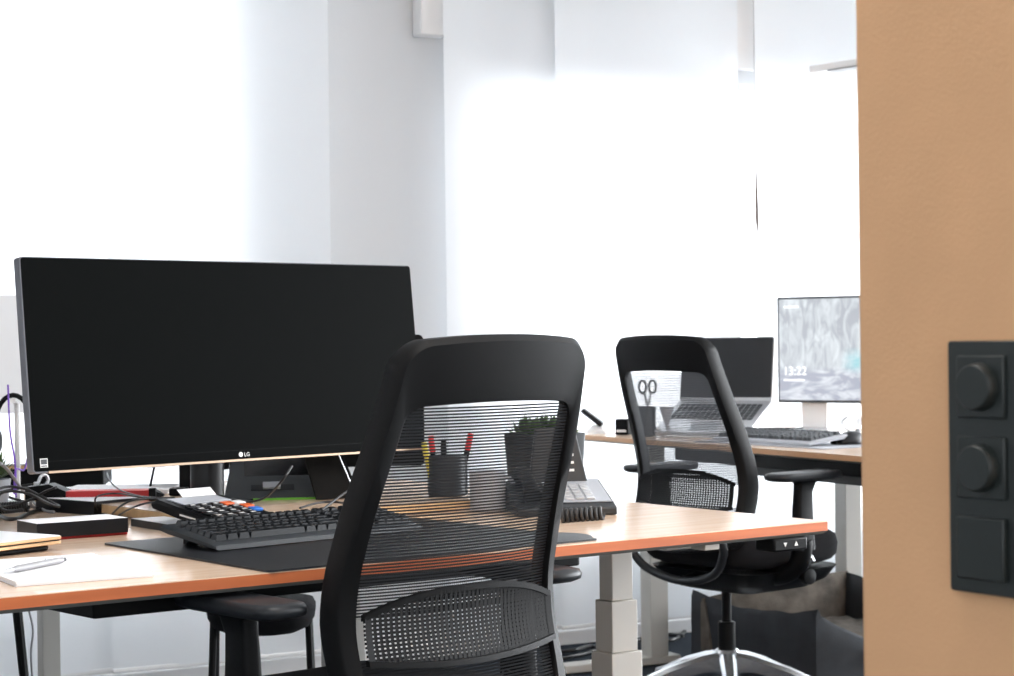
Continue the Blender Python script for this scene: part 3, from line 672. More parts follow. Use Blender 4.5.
def mix(f_, a_, b_):
    q_ = n.nodes.new('ShaderNodeMix'); q_.data_type = 'RGBA'; n.links.new(f_, q_.inputs[0]); n.links.new(a_, q_.inputs[6]); n.links.new(b_, q_.inputs[7]); return q_.outputs[2]
mlt = n.nodes.new('ShaderNodeMath'); mlt.operation = 'MULTIPLY'
n.links.new(rng(sx_.outputs['X'], -.02, .04), mlt.inputs[0]); n.links.new(rng(sx_.outputs['Z'], .01, -.03), mlt.inputs[1])
base = mix(mlt.outputs[0], forest.outputs[0], pool.outputs[0])
base = mix(rng(sx_.outputs['Z'], -.055, -.085), base, rocks.outputs[0])
n.links.new(base, pb.inputs['Emission Color']); pb.inputs['Emission Strength'].default_value = .52
b = slab(rrect(-FMW / 2 + .008, FMW / 2 - .008, -FMH / 2 + .010, FMH / 2 - .008, .002), -.0012, .0002); fs = b.build('screen', m, fm)
WT = emis('screen_white', (.95, .97, 1), .85)
text('13:22', .042, TM(-FMW / 2 + .022, -.0016, -.088, rx=math.pi / 2), WT, fs, 'clock_digits')
b = MB(); b.box(-FMW / 2 + .024, -FMW / 2 + .105, -.0018, -.0012, -.109, -.103); b.build('date_line', WT, fs)
b = MB(); b.box(-FMW / 2 + .028, -FMW / 2 + .085, -.0018, -.0012, .148, .154); b.build('caption_line', WT, fs)
st = TM(-.135, 0, 0)
zt_ = FZ - fm.location.z
b = MB(); b.loft([[(-.048, .03, zt_ + .008), (.048, .03, zt_ + .008), (.048, .045, zt_ + .008), (-.048, .045, zt_ + .008)], [(-.052, .03, -.1), (.052, .03, -.1), (.052, .045, -.1), (-.052, .045, -.1)]], T=st); b.build('stand_neck', M['white'], fm, bevel=.003)
b = MB(); b.prism(rrect(-.09, .09, -.05, .10, .02), zt_ + .0004, zt_ + .008, st); b.build('stand_base', M['silver'], fm, bevel=.002)

# open laptop on its stand
ly_ = -math.radians(30); re_ = pd(771.5, 370, 6.38); lc = Vector((math.cos(ly_), math.sin(ly_), 0)); hc = re_ - lc * .17
ol = thing('open_laptop', (hc.x, hc.y, .866), ly_, 'open silver laptop with dark screen raised on a stand on the far desk', 'laptop')
T1 = Matrix.Rotation(-math.radians(8), 4, 'X')
b = slab(rrect(-.17, .17, .0, .218, .008), 0, .006, T1); b.build('lid', M['silver'], ol, bevel=.001)
b = slab(rrect(-.167, .167, .010, .214, .006), -.0012, .0003, T1); b.build('screen', mat('laptop_screen', (.02, .022, .025), .45, spec=.3), ol)
T2 = Matrix.Rotation(math.radians(25), 4, 'X')
b = MB(); b.prism(rrect(-.17, .17, -.235, .004, .010), -.014, 0, T2); lb = b.build('base', M['silver'], ol, bevel=.002)
b = MB()
for j in range(6):
    for i in range(15): b.box(-.150 + i * .0202, -.150 + i * .0202 + .0165, -.045 - j * .0195, -.030 - j * .0195, .0002, .0016, T2)
b.build('keycaps', M['grey'], lb, smooth=0)
b = MB(); b.box(-.05, .05, -.225, -.165, .0001, .0006, T2); b.build('touchpad', M['lgrey'], lb)
sd = thing('laptop_stand', (hc.x, hc.y, FZ), ly_, 'small metal stand under the open laptop on the far desk', 'stand')
b = MB(); b.box(-.12, .12, -.24, .02, .0004, .006); b.build('stand_base', M['white'], sd, bevel=.002)
for s_ in (-1, 1):
    b = MB(); b.loft([[(s_ * .11 - .006, y, z) for y, z in ((-.17, .006), (.0, .006), (-.005, .0965), (-.02, .0890), (-.17, .0190))], [(s_ * .11 + .006, y, z) for y, z in ((-.17, .006), (.0, .006), (-.005, .0965), (-.02, .0890), (-.17, .0190))]])
    b.build('side_bracket', M['white'], sd)

kr = pz(806, 447.5, FZ); ko = kr - Vector((math.cos(FA + .1), math.sin(FA + .1), 0)) * .44
keyboard((ko.x, ko.y, FZ + .0032), FA + .1, 'dark grey keyboard with raised feet on the far desk', tilt=.10, light=True)
b = MB(); b.prism(rrect(-.05, .56, -.035, .20, .01), .0004, .0028)
o = b.build('desk_mat', M['lgrey']); o.location = (ko.x, ko.y, FZ); o.rotation_euler = (0, 0, FA + .1); tag(o, 'pale grey mat under the keyboard on the far desk', 'desk mat')
def blob(name, rx, ry, rz_, m_, par=None, T=None, flat=.0):
    b = MB(); rg = []
    for i in range(11):
        t = math.pi / 2 * i / 10; c_ = max(.02, math.cos(t)); rg.append([(rx * c_ * math.cos(a), ry * c_ * math.sin(a), rz_ * math.sin(t)) for a in [2 * math.pi * k / 28 for k in range(28)]])
    rg.insert(0, [(x * .9, y * .9, -.004) for x, y, z in rg[0]])
    b.loft(rg, T=T); return b.build(name, m_, par, smooth=60)
mp_ = pz(849, 446, FZ)
ms = thing('computer_mouse', (mp_.x + .018, mp_.y + .06, FZ + .0072), FA + .3, 'black computer mouse beside the grey keyboard on the far desk', 'mouse')
blob('shell', .036, .060, .036, M['satin'], ms); blob('side_grip', .0375, .045, .018, M['grey'], ms)
b = MB(); b.lathe([(.009, -.003), (.010, 0), (.009, .003)], 16, TM(0, .034, .031, ry=math.pi / 2)); b.build('scroll_wheel', M['grey'], ms)
flatbox('marker_pen', (764, 431), (803, 431), FZ, .014, .012, M['black'], 'slim black pen lying in front of the lit monitor', 'pen', base=FZ)
flatbox('power_adapter', (839, 424), (858, 425), FZ, .06, .028, M['white'], 'small white box behind the mouse on the far desk', 'box', base=FZ)
cable('mouse_cable', [mp_ + Vector((.05, .13, .02)), pz(842, 424, FZ + .03), pz(850, 414, FZ + .07), pz(868, 398, FZ + .10)], .0022, M['cable'], 'thin black cable rising beside the lit monitor')
# handset on its white base, clock, cups
def at(px, D, z): p_ = pd(px, 430, D); return Vector((p_.x, D, z))
dp_ = thing('cordless_phone', at(597, 6.63, FZ), -.2, 'dark handset tilted on a white base at the far desk left end', 'phone')
b = MB(); b.loft([[(x * s_, y * s_ + .01, z) for x, y in rrect(-.036, .036, -.04, .04, .012)] for z, s_ in ((.0005, 1), (.010, 1), (.016, .8), (.03, .45))]); b.build('cradle', M['white'], dp_, smooth=60)
b = MB(); b.box(-.055, .035, -.022, .022, -.009, .009, TM(-.008, 0, .050, ry=.65)); b.build('handset', M['satin'], dp_, bevel=.007)
b = MB(); b.box(-.01, .030, -.018, .018, .0092, .0112, TM(-.008, 0, .050, ry=.65)); b.build('keypad', M['lgrey'], dp_, bevel=.001)
cl = thing('desk_clock', at(624, 6.52, FZ), -.5, 'little black box clock between the handset and the pen cup on the far desk', 'clock')
b = MB(); b.box(-.024, .024, -.022, .022, .0004, .055); b.build('case', M['black'], cl, bevel=.004)
b = MB(); b.box(-.018, .018, -.0235, -.022, .010, .018); b.build('label', M['ink'], cl)
def cup(loc, r_, h_, m_, label, name='pen_cup'):
    c_ = thing(name, loc, 0, label, 'cup')
    b = MB(); b.lathe([(r_ * .9, .0004), (r_, .004), (r_, h_), (r_ - .003, h_), (r_ - .003, .006)], 28); b.build('body', m_, c_); return c_
cup(at(646, 6.42, FZ), .034, .10, M['grey'], 'grey pen cup holding scissors, seen through the farther chair')
sc0 = at(648, 6.42, FZ)
sz = thing('scissors', sc0 + Vector((0, 0, .008)), .3, 'scissors standing handles up in the grey pen cup', 'scissors')
for s_ in (-1, 1):
    b = MB(); b.tube([(s_ * .018 + s_ * .013 * math.cos(t), 0, .158 + .021 * math.sin(t)) for t in [2 * math.pi * k / 20 for k in range(21)]], .0042, 8); b.build('handle', M['grey'], sz, smooth=60)
    b = MB(); b.tube([(s_ * -.008, 0, .0), (0, 0, .09), (s_ * .012, 0, .138)], [.002, .005, .004], 6); b.build('blade', M['silver'], sz)
b = MB(); b.lathe([(.001, .0004), (.022, .001), (.020, .006), (.004, .010), (.004, .03), (.026, .10), (.024, .10), (.002, .034)], 24)
o = b.build('glass_cup', M['lgrey'], smooth=60); o.location = at(667, 6.38, FZ); tag(o, 'flared grey cup beside the pen cup, seen through the farther chair', 'cup')

# ------------------------------------------------------------------ pet bed
Ab, Bb, Cb = Vector((.605, 6.36, 0)), Vector((.945, 5.88, 0)), Vector((1.17, 6.62, 0)); Db = Bb + (Cb - Ab)
bed = thing('pet_bed', (Ab + Db) / 2, 0, 'charcoal canvas pet bed with brown plush lining under the far desk', 'pet bed')
bed.location.z = 0; bo = bed.location.copy()
def wallp(name, P, Q, h0, hm, h1, th, mo, bulge=0.0):
    P = P - bo; Q = Q - bo; d = (Q - P); d.z = 0; L_ = d.length; d.normalize(); n_ = Vector((-d.y, d.x, 0)); rg = []
    for i in range(25):
        t = i / 24; h = h0 * (1 - t) ** 2 + 2 * hm * t * (1 - t) + h1 * t * t
        th_ = th * (.12 + .88 * math.sin(math.pi * min(max(t, .04), .96)) ** .5); p_ = P + d * (L_ * t)
        wv = .003 * math.sin(t * 13) + .002 * math.sin(t * 29 + 1)
        rg.append([tuple(p_ + n_ * (a * th_) + Vector((0, 0, zf * h + (wv if zf > .5 else 0)))) for a, zf in ((-.10, .004), (.02 + wv, .25), (0 + wv * 2, .6), (.05, .92), (.22, 1.0), (.45, .93), (.8, .6), (1.0, .25), (.95, .004))])
    b = MB(); b.loft(rg); b.m = 1
    o = b.build(name, mo, bed, smooth=70)
    return o
wallp('front_bolster', Ab, Bb, .235, .165, .235, .11, M['bedout'])
wallp('back_bolster', Cb, Ab + (Bb - Ab) * .08, .262, .262, .215, .13, M['bedin'])
wallp('side_bolster', Db, Cb, .20, .24, .262, .12, M['bedout'])
wallp('entry_bolster', Bb, Db, .225, .03, .14, .10, M['bedout'])
b = MB(); rg = []
ins = [(.12, .14), (.88, .14), (.88, .88), (.12, .88)]
def bp(u, v): return Ab - bo + (Bb - Ab) * u + (Cb - Ab) * v
N_ = 22
for i in range(N_ + 1):
    row = []
    for j in range(N_ + 1):
        u = .06 + .86 * i / N_; v = .08 + .84 * j / N_; e = min(i, j, N_ - i, N_ - j) / N_
        p_ = bp(u, v); row.append((p_.x, p_.y, .03 + .10 * min(1, e * 6) ** .5 + .007 * math.sin(i * 1.9 + j) * math.sin(j * 1.3)))
    rg.append(row)
b.loft(rg, closed=False); b.build('cushion', M['bedin'], bed, smooth=80)
tg = MB(); q = bp(1.0, .33); tg.box(-.001, .001, -.02, .02, .055, .10, TM(q.x + .002, q.y - .012, 0, rz=1.1)); tg.build('brown_tag', M['gold'], bed, label='small brown fabric tag')

# ------------------------------------------------------------------ things behind and under the big monitor
def onr(x, y, z=RS): return pz(x, y, z)
# red folder with black ends lying at the back of the riser
a_ = pz(24, 494, RS); c_ = pz(152, 491, RS); 
a_ = pd(68, 491.5, 4.0); c_ = pd(153, 491.5, 4.0); zz = RS
rb = thing('red_binder', (a_.x, 3.98, RS), 0.02, 'long red box with black ends lying behind the monitor', 'box')
W_ = c_.x - a_.x
b = MB(); b.box(0, W_, 0, .05, .0005, .019); b.build('red_body', M['red'], rb, bevel=.001)
b = MB(); b.loft([[(-.085, y, z) for y, z in ((-.0, .0005), (.055, .0005), (.055, .028), (0, .028))], [(-.035, y, z) for y, z in ((-.002, .0005), (.055, .0005), (.055, .034), (-.002, .034))], [(-.0, y, z) for y, z in ((-.002, .0005), (.055, .0005), (.055, .019), (-.002, .019))]]); b.build('end_cap', M['black'], rb)
b = MB(); b.loft([[(W_, y, z) for y, z in ((0, .0005), (.05, .0005), (.05, .019), (0, .019))], [(W_ + .022, y, z) for y, z in ((.02, .004), (.03, .004), (.03, .009), (.02, .009))]]); b.build('tip', M['black'], rb)
# white papers behind, laptops behind
D4 = DZ
def far_slab(x0, x1, y, D, depth, z0, h, m_, label, cat, name, yaw=TH1):
    a_ = pd(x0, y, D); c_ = pd(x1, y, D); b = MB(); b.box(0, c_.x - a_.x, 0, depth, 0, h); o = b.build(name, m_, bevel=.001); o.location = (a_.x, D, z0); return tag(o, label, cat)
far_slab(60, 168, 480, 4.12, .16, RS + .0004, .010, M['paper'], 'white paper pad lying behind the red box', 'paper', 'paper_pad')
lp2 = thing('closed_laptop', pd(80, 470, 4.33), .1, 'closed laptop with wood-coloured edge behind the big monitor, left', 'laptop'); lp2.location.z = RS + .045
b = MB(); b.prism(rrect(-.22, .075, 0, .22, .01), 0, .007); b.build('base', M['gold'], lp2, bevel=.001)
b = MB(); b.prism(rrect(-.22, .075, 0, .22, .01), .0085, .012); b.build('lid', M['lid'], lp2, bevel=.001)
b = MB(); b.box(-.2, .05, .02, .2, -.0445, 0); b.build('riser', M['black'], lp2, bevel=.003)
dv = thing('document_tray', pd(165, 475, 4.20), .15, 'dark curved tray on thin feet left of the monitor neck', 'tray'); dv.location.z = RS + .0005
b = MB(); b.loft([[(x, y, z + .052) for x, z in ((-.05, .0), (-.03, .010), (.04, .012), (.12, .008), (.12, .002), (.04, .004), (-.03, .0))] for y in (0, .2)]); b.build('tray', M['grey'], dv)
for x in (-.035, .10):
    b = MB(); b.tube([(x, .01, 0), (x + .012, .01, .055)], .003, 6); b.build('foot', M['black'], dv)
# black speaker block behind the neck
b = MB(); b.box(-.018, .018, 0, .04, 0, .085); o = b.build('speaker', M['black'], bevel=.003); p_ = pd(187, 470, 4.17); o.location = (p_.x, 4.17, RS + .0005); tag(o, 'upright black block just left of the monitor neck', 'speaker')
b = MB(); b.box(-.018, .02, 0, .04, 0, .016); o = b.build('power_brick', M['black'], bevel=.003); p_ = onr(177, 496); o.location = (p_.x, p_.y, RS + .0005); tag(o, 'small black adapter beside the foot of the monitor neck', 'adapter')
p_ = onr(152, 501); b = MB(); b.box(-.007, .007, 0, .012, 0, .026); o = b.build('usb_stick', M['black'], bevel=.001); o.location = (p_.x, p_.y, RS + .0005); tag(o, 'small upright black plug in front of the red box tip', 'plug')
# tablet stand
s0 = onr(222, 502); s1 = onr(310, 506)
tz = thing('tablet_stand', (s0.x, s0.y + .02, RS), 0.14, 'grey tablet stand with a green strip right of the monitor neck', 'stand')
Tl = TM(0, 0, .0008, rx=-.62)
Ws = (onr(318, 503) - s0).length * .97
b = MB(); b.m = 0
y_ = .004
prof = [(0, 0), (Ws, 0), (Ws * 1.05, .080), (Ws * 1.03, .105), (Ws * .97, .105), (Ws * .95, .066), (Ws * .36, .066), (Ws * .33, .105), (Ws * .24, .105), (Ws * .12, .105), (Ws * .09, .09)]
prof = [(.0, .0), (Ws, .0), (Ws * 1.04, .085), (Ws * 1.04, .112), (Ws * .94, .112), (Ws * .92, .058), (Ws * .22, .058), (Ws * .20, .112), (Ws * .10, .112)]
b.loft([[(x, 0, z) for x, z in prof], [(x, .005, z) for x, z in prof]], T=Tl); b.build('front_plate', M['grey'], tz)
b = MB(); b.box(Ws * .30, Ws * .97, -.0030, .008, .0, .004); b.build('green_strip', M['green'], tz)
b = MB(); b.box(-.003, Ws + .003, .0, .10, .0003, .003); b.build('foot_plate', M['black'], tz)
b = MB(); b.box(Ws * .28, Ws * .72, -.0015, 0, .022, .036, Tl); b.build('slot', M['dgrey'], tz, bevel=.0005)
b = MB(); b.box(Ws * .40, Ws * .58, -.010, -.002, .024, .038, Tl); b.build('cable_clip', M['lgrey'], tz, bevel=.001)
b = MB(); b.box(Ws * .06, Ws * 1.02, .006, .013, .020, .17, Tl); o = b.build('tablet', M['gloss'], bevel=.003); o.parent = None
o.matrix_world = Matrix.Translation(tz.location) @ Matrix.Rotation(.14, 4, 'Z'); tag(o, 'dark tablet leaning in the grey stand under the monitor', 'tablet')
# dark leaning notebook cover with a silver edge
v0 = pd(300, 500, 3.98); lv2 = thing('leaning_laptop', (pd(330, 480, 3.92).x, 3.92, RS), .55, 'dark brown laptop leaning back behind the tablet stand, silver edge', 'laptop')
Tq = TM(0, 0, .002, rx=-.9)
b = MB(); b.loft([[(x, 0, z) for x, z in ((-.03, 0), (.06, 0), (.005, .17), (-.06, .17))], [(x, .006, z) for x, z in ((-.03, 0), (.06, 0), (.005, .17), (-.06, .17))]], T=TM(0, 0, .002, rx=-.25)); b.build('lid', M['leather'], lv2)
b = MB(); b.tube([(.062, .002, 0), (.007, .002, .17)], .0016, 6, TM(0, 0, .002, rx=-.25)); b.build('edge_strip', M['silver'], lv2)
b = MB(); b.loft([[(x, .009, z) for x, z in ((-.02, 0), (.075, 0), (.022, .17), (-.04, .17))], [(x, .014, z) for x, z in ((-.02, 0), (.075, 0), (.022, .17), (-.04, .17))]], T=TM(0, 0, .002, rx=-.25)); b.build('base', M['black'], lv2)
# second monitor back behind the big one
bm_ = thing('monitor', (pd(424, 400, 4.35).x, 4.35, 0), TH1 + math.pi, 'smaller dark monitor behind the big one, seen through the near chair', 'monitor')
bm_.rotation_euler.z = .12; bm_.location.z = 0
zt = pd(420, 334.5, 4.35).z
b = slab(rrect(-.50, 0, zt - .30, zt, .012), 0, .025); b.build('housing', M['black'], bm_)
b = slab(rrect(-.49, -.01, zt - .285, zt - .01, .004), .0252, .0262); b.build('screen', M['screen'], bm_)
b = MB(); b.box(-.28, -.22, .005, .04, RS + .012, zt - .15); b.build('stand_neck', M['black'], bm_, bevel=.004)
b = MB(); b.prism(rrect(-.36, -.14, -.07, .12, .02), RS + .0005, RS + .012); b.build('stand_base', M['black'], bm_)
# grey screen at the very left
gl = thing('monitor', (pd(19, 330, 4.5).x, 4.5, 0), .12, 'pale grey back of a screen at the left photo edge', 'monitor')
zt = pd(10, 295, 4.5).z
b = slab(rrect(-.5, 0.02, pd(10, 371, 4.5).z - .10, zt, .006), 0, .02); b.build('housing', M['lid'], gl)
b = MB(); b.box(-.27, -.21, .021, .04, DZ + .01, zt - .12); b.build('stand_neck', M['silver'], gl)
b = MB(); b.prism(rrect(-.34, -.14, -.06, .12, .02), DZ + .0005, DZ + .01); b.build('stand_base', M['silver'], gl)
# headset hanging on its holder at the left, purple cable, little plant
hp = pd(16, 430, 4.15); hx, hy = hp.x, 4.13
hh = thing('headset_stand', (hx, hy, DZ), 0, 'white stand holding a black headset at the left photo edge', 'stand')
b = MB(); b.prism(rrect(-.05, .05, -.04, .06, .02), .0005, .008); b.build('foot', M['white'], hh)
b = MB(); b.tube([(0, .03, .008), (0, .03, .22), (0, -.0, .228)], .006, 8); b.build('pole', M['white'], hh)
hd = thing('headset', (hx, hy, DZ), 0, 'black headset hanging left of the big monitor', 'headset')
b = MB(); b.tube([(.042 * math.cos(t), .0, .165 + .075 * math.sin(t)) for t in [math.pi * k / 14 for k in range(15)]], .0055, 8); b.build('headband', M['black'], hd, smooth=60)
for s_ in (-1, 1):
    b = MB(); b.lathe([(.018, -.012), (.030, -.009), (.031, .005), (.022, .012)], 20, TM(s_ * .042, 0, .14, ry=math.pi / 2)); b.build('ear_cushion', M['black'], hd)
cable('headset_cable', [(hx + .035, hy - .01, DZ + .12), (hx + .03, hy - .03, DZ + .08), pd(16, 470, 4.0), pd(14, 494, 3.95)], .002, M['purple'], 'thin purple cable hanging by the headset', n=6)
cable('headset_cable', [pd(8, 385, 4.1), pd(10, 430, 4.05), pd(15, 462, 4.02), pd(16, 497, 3.9)], .002, M['purple'], 'long purple cable running down at the left photo edge')
pl = thing('potted_plant', (pd(-6, 480, 4.1).x, 4.1, DZ), 0, 'small green plant just at the left photo edge', 'plant')
b = MB(); b.lathe([(.028, .0005), (.036, .06), (.033, .06), (.030, .05)], 20); b.build('pot', M['lgrey'], pl)
b = MB()
for k in range(36):
    a = k * 2.4; e = .4 + .9 * random.random(); L_ = .05 + .03 * random.random(); d_ = Vector((math.cos(a) * math.cos(e), math.sin(a) * math.cos(e), math.sin(e))); sd_ = d_.cross(Vector((0, 0, 1))).normalized() * .008
    p0 = Vector((0, 0, .055)); b.add([p0, p0 + d_ * L_ * .5 + sd_, p0 + d_ * L_, p0 + d_ * L_ * .5 - sd_], [(0, 1, 2, 3)])
b.build('foliage', M['leaf'], pl)
# coiled cable bundle and key ring on the desk left
zc = DZ + .004
def dk(x, y, z=.004): return pz(x, y, DZ + z)
for k, (cx_, cy__, rx_, ry_, lab) in enumerate(((12, 505, .075, .055, 'black cable looped on the desk at the left photo edge'), (26, 508, .06, .075, 'second loop of black cable lying over the coiled one, left'))):
    c_ = dk(cx_, cy__, .006 + k * .012)
    pts = [(c_.x + rx_ * math.cos(t) * (1 + .1 * math.sin(3 * t)), c_.y + ry_ * math.sin(t), c_.z + .02 * (1 + math.sin(t * 1.5 + k))) for t in [k * .7 + .5 * i for i in range(22)]]
    cable('looped_cable', pts, .003, M['cable'], lab, n=4)
# coiled handset cord
P0 = dk(-8, 509, .012); P1 = dk(28, 506, .014); pts = []
for i in range(171):
    t = i / 170; p_ = P0 + (P1 - P0) * t; a = t * 2 * math.pi * 14
    pts.append((p_.x, p_.y + .010 * math.cos(a), p_.z + .010 * math.sin(a)))
b = MB(); b.tube(pts, .0028, 6); tag(b.build('coiled_cord', M['cable'], smooth=60), 'black coiled cord lying at the left end of the desk', 'cable')
cable('looped_cable', [dk(-20, 505), dk(0, 516), dk(14, 519), dk(30, 513), dk(44, 509), dk(56, 510)], .0042, M['cable'], 'thick black cable curving toward the black boxes, left', n=8)
cable('white_cable', [pd(-4, 461, 3.72), pd(8, 470, 3.7), dk(24, 492, .03), dk(42, 509, .005), dk(54, 512, .004)], .0032, M['gcable'], 'light grey cable slanting down over the coiled cord')
kc = thing('carabiner', dk(32, 509, .003), .9, 'silver carabiner lying over the cables left of the monitor', 'carabiner')
kc.location.z = DZ + .004
b = MB(); b.tube([(.011 * math.cos(t) + (.010 if math.sin(t) > 0 else 0) * 0, 0, .040 + (.026 if math.sin(t) > 0 else -.026) + .011 * math.sin(t)) for t in [2 * math.pi * k / 24 for k in range(25)]], .0035, 8, TM(ry=.5)); b.build('ring', M['silver'], kc, smooth=60)
b = MB(); b.lathe([(.005, .03), (.005, .055)], 12, TM(x=.011, ry=0)); b.build('gate', M['silver'], kc)
# thin cables on the riser and desk
cable('thin_cable', [onr(107, 473, .80), onr(110, 481, .79), onr(117, 488, .778), onr(128, 493, .776), onr(147, 497, .776), onr(175, 498, .776)], .0016, M['cable'], 'thin black cable dropping from behind the monitor onto the riser')
cable('thin_cable', [pz(98, 512, .738), pz(95, 500, .768), pz(101, 495, .777), pz(118, 493.5, .778), pz(140, 497, .778), pz(172, 500, .778)], .0018, M['cable'], 'black cable curling over the left edge of the riser')
cable('thin_cable', [pz(112, 514, .738), pz(122, 505, .768), pz(134, 500, .779), pz(152, 499, .777), pz(185, 500, .777)], .0020, M['cable'], 'black cable bending up from the desk onto the riser, left one')
cable('thin_cable', [pz(119, 515, .738), pz(134, 507, .770), pz(150, 502.5, .779), pz(170, 501.5, .777), pz(190, 503, .777)], .0020, M['cable'], 'black cable bending up from the desk onto the riser, right one')
cable('charging_cable', [onr(247, 503, .777), onr(262, 499, .785), onr(272, 492, .80), onr(284, 478, .83), onr(292, 466, .85)], .0022, M['cable'], 'black charging cable running up the tablet stand')
cable('thin_cable', [onr(300, 508, .777), onr(318, 503, .778), onr(336, 502, .778), onr(354, 506, .777)], .0022, M['cable'], 'black cable lying right of the tablet stand')
cable('thin_cable', [onr(322, 510, .777), onr(335, 500, .79), onr(350, 490, .80), onr(366, 486, .80)], .0022, M['cable'], 'black cable rising behind the near chair')

# ------------------------------------------------------------------ desk phone, planter, pen cup, mouse mat on the right half
p_ = dk(617.5, 515, 0)
ph = thing('desk_phone', (p_.x, p_.y, DZ), math.radians(8), 'black and grey desk phone with raised display right of the near chair', 'phone')
Tp = TM(0, 0, 0)
b = MB(); b.loft([[(x, y, z) for y, z in ((0, .0006), (0, .016), (.02, .022), (.19, .058), (.20, .05), (.20, .0006))] for x in (-.20, -.008, 0)]); b.build('base', M['dgrey'], ph, bevel=.003)
Tg = TM(0, .02, .0225, rx=math.atan2(.036, .17))
b = MB(); b.box(-.125, -.006, .006, .165, 0, .003, Tg); b.build('faceplate', M['lgrey'], ph, bevel=.001)
b = MB()
for i in range(4):
    for j in range(5): b.box(-.118 + i * .021, -.101 + i * .021, .014 + j * .022, .031 + j * .022, .003, .0075, Tg)
b.build('keypad', M['silver'], ph, bevel=.001)
Td = TM(-.135, .13, .045, rx=-.42)
Td = TM(-.122, .16, .045, rx=-.25)
b = MB(); b.loft([[(x, 0, z) for x, z in ((-.03, 0), (.095, 0), (.072, .125), (-.01, .125))], [(x, .016, z) for x, z in ((-.03, 0), (.095, 0), (.072, .125), (-.01, .125))]], T=Td); dsp = b.build('display_panel', M['dgrey'], ph, bevel=.003)
b = MB()
for j in range(5): b.box(.045, .066, -.002, 0, .032 + j * .016, .037 + j * .016, Td)
b.build('line_keys', M['ink'], dsp)
b = MB(); b.loft([[(-.185 + .04 * abs(t), -.0 + y, .052 - .010 * abs(t)) for t in (0,)] * 1 for y in (0, 1)]) if False else None
b = MB(); b.tube(smoothpath([(-.165, .02, .038), (-.165, .05, .058), (-.165, .13, .074), (-.165, .17, .070)], 4), [.020, .019, .018, .016, .015] + [.014] * 4 + [.016, .018, .019, .020], 12); b.build('handset', M['black'], ph, smooth=60)
pts = []
Q0 = dk(560, 516, .012); Q1 = dk(603, 513, .012)
for i in range(141):
    t = i / 140; q = Q0 + (Q1 - Q0) * t; a = t * 2 * math.pi * 9; pts.append((q.x + .002 * math.cos(a), q.y - .012 + .011 * math.cos(a), q.z + .001 + .011 * math.sin(a)))
b = MB(); b.tube(pts, .0038, 6); tag(b.build('coiled_cord', M['cable'], smooth=60), 'black coiled phone cord in front of the desk phone', 'cable')
c_ = dk(556, 539, 0); b = MB(); b.lathe([(.108, .0005), (.110, .0015), (.109, .0035), (.10, .0040)], 48)
c_ = dk(551, 538.5, 0); o = b.build('mouse_mat', M['grey'], smooth=40); o.location = (c_.x, c_.y, DZ); o.scale = (.66, .66, 1); tag(o, 'round grey mouse mat poking out right of the near chair', 'mouse mat')
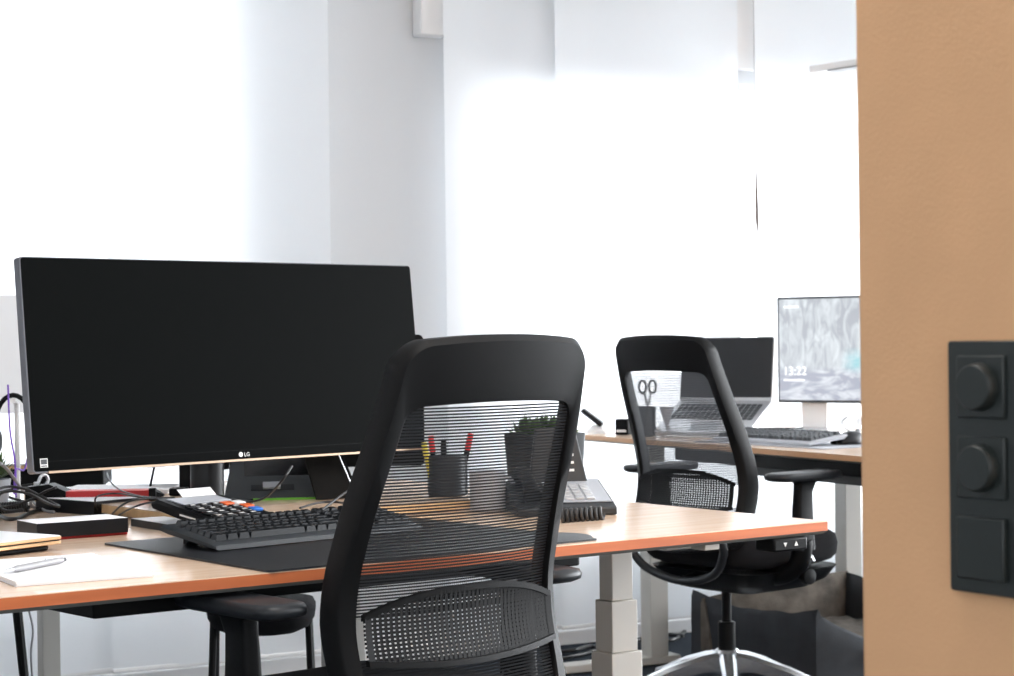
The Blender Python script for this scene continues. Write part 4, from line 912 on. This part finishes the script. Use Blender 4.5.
# planter with succulents, seen through the mesh
pc = thing('planter', (pd(545, 470, 4.12).x, 4.12, DZ), TH1, 'dark square planter with green succulents, seen through the near chair', 'plant')
b = MB(); b.loft([[(x * s_, y * s_, z) for x, y in rrect(-.066, .066, -.066, .066, .01)] for z, s_ in ((.0005, .88), (.145, 1), (.145, .93), (.135, .92))]); b.build('pot', M['dgrey'], pc)
for k in range(7):
    a = k * .9; r_ = .0 if k == 0 else .045; b = MB()
    for i in range(18):
        t = i * 2.4; e = .25 + .07 * i; d_ = Vector((math.cos(t) * math.cos(e), math.sin(t) * math.cos(e), math.sin(e))); sd_ = Vector((-math.sin(t), math.cos(t), 0)) * .009; p0 = Vector((r_ * math.cos(a), r_ * math.sin(a), .138)); up_ = Vector((0, 0, .004))
        L_ = .036 + .01 * random.random()
        b.add([p0, p0 + d_ * L_ * .6 + sd_, p0 + d_ * L_ + up_, p0 + d_ * L_ * .6 - sd_, p0 + d_ * L_ * .5 - up_ * 1.4], [(0, 1, 2, 3), (0, 4, 1), (1, 4, 2), (2, 4, 3), (3, 4, 0)])
    b.build('succulent', M['leaf'], pc)
pcup = at(447, 3.98, RS)
cup(pcup, .042, .085, M['dgrey'], 'dark pen cup full of felt pens, seen through the near chair')
for dx, dy, hgt, lx, m_, lab in ((-.022, 0, .118, -.012, 'red', 'red-capped felt pen in the dark pen cup'), (-.028, -.012, .105, -.02, 'yellow', 'yellow felt pen in the dark pen cup'), (-.008, .012, .108, .0, 'black', 'black felt pen in the middle of the dark pen cup'), (.022, 0, .122, .028, 'red', 'felt pen with red end leaning right in the dark pen cup')):
    t_ = thing('felt_pen', pcup + Vector((dx, dy, .008)), 0, lab, 'pen', 'felt pens in the pen cup')
    p2 = Vector((lx, 0, hgt)); p1 = p2 * .72
    b = MB(); b.tube([(0, 0, 0), p1], .006, 10); b.build('barrel', M['black'] if m_ == 'red' else M[m_], t_)
    b = MB(); b.tube([p1, p2], [.0068, .006], 10); b.build('cap', M[m_], t_)
mu = thing('mug', at(487, 3.86, DZ), .4, 'white mug beside the pen cup, seen through the near chair', 'mug')
b = MB(); b.lathe([(.030, .0005), (.036, .006), (.037, .082), (.034, .082), (.033, .008)], 28); b.build('body', M['lgrey'], mu)
b = MB(); b.tube([(.036 + .022 * math.sin(t), 0, .045 - .024 * math.cos(t)) for t in [math.pi * k / 10 for k in range(11)]], .0045, 8); b.build('handle', M['lgrey'], mu, smooth=60)
# floor cables by the far legs
cable('floor_cable', [pz(560, 652, .006), pz(575, 650, .02), pz(592, 646, .006), pz(612, 652, .006), pz(638, 640, .008), pz(672, 640, .006), pz(686, 630, .006)], .007, M['cable'], 'black cable lying on the carpet below the window wall')
cable('floor_cable', [pz(556, 660, .006), pz(573, 656, .012), pz(590, 652, .006), pz(640, 634, .006), pz(684, 636, .01)], .006, M['cable'], 'thinner black cable looping over the carpet cable')
cable('desk_cable', [pd(28, 607, 4.0), pd(33, 630, 4.0), pd(31, 655, 4.0), pd(34, 700, 4.0)], .0022, M['gcable'], 'thin grey cable hanging beneath the near desk, left')
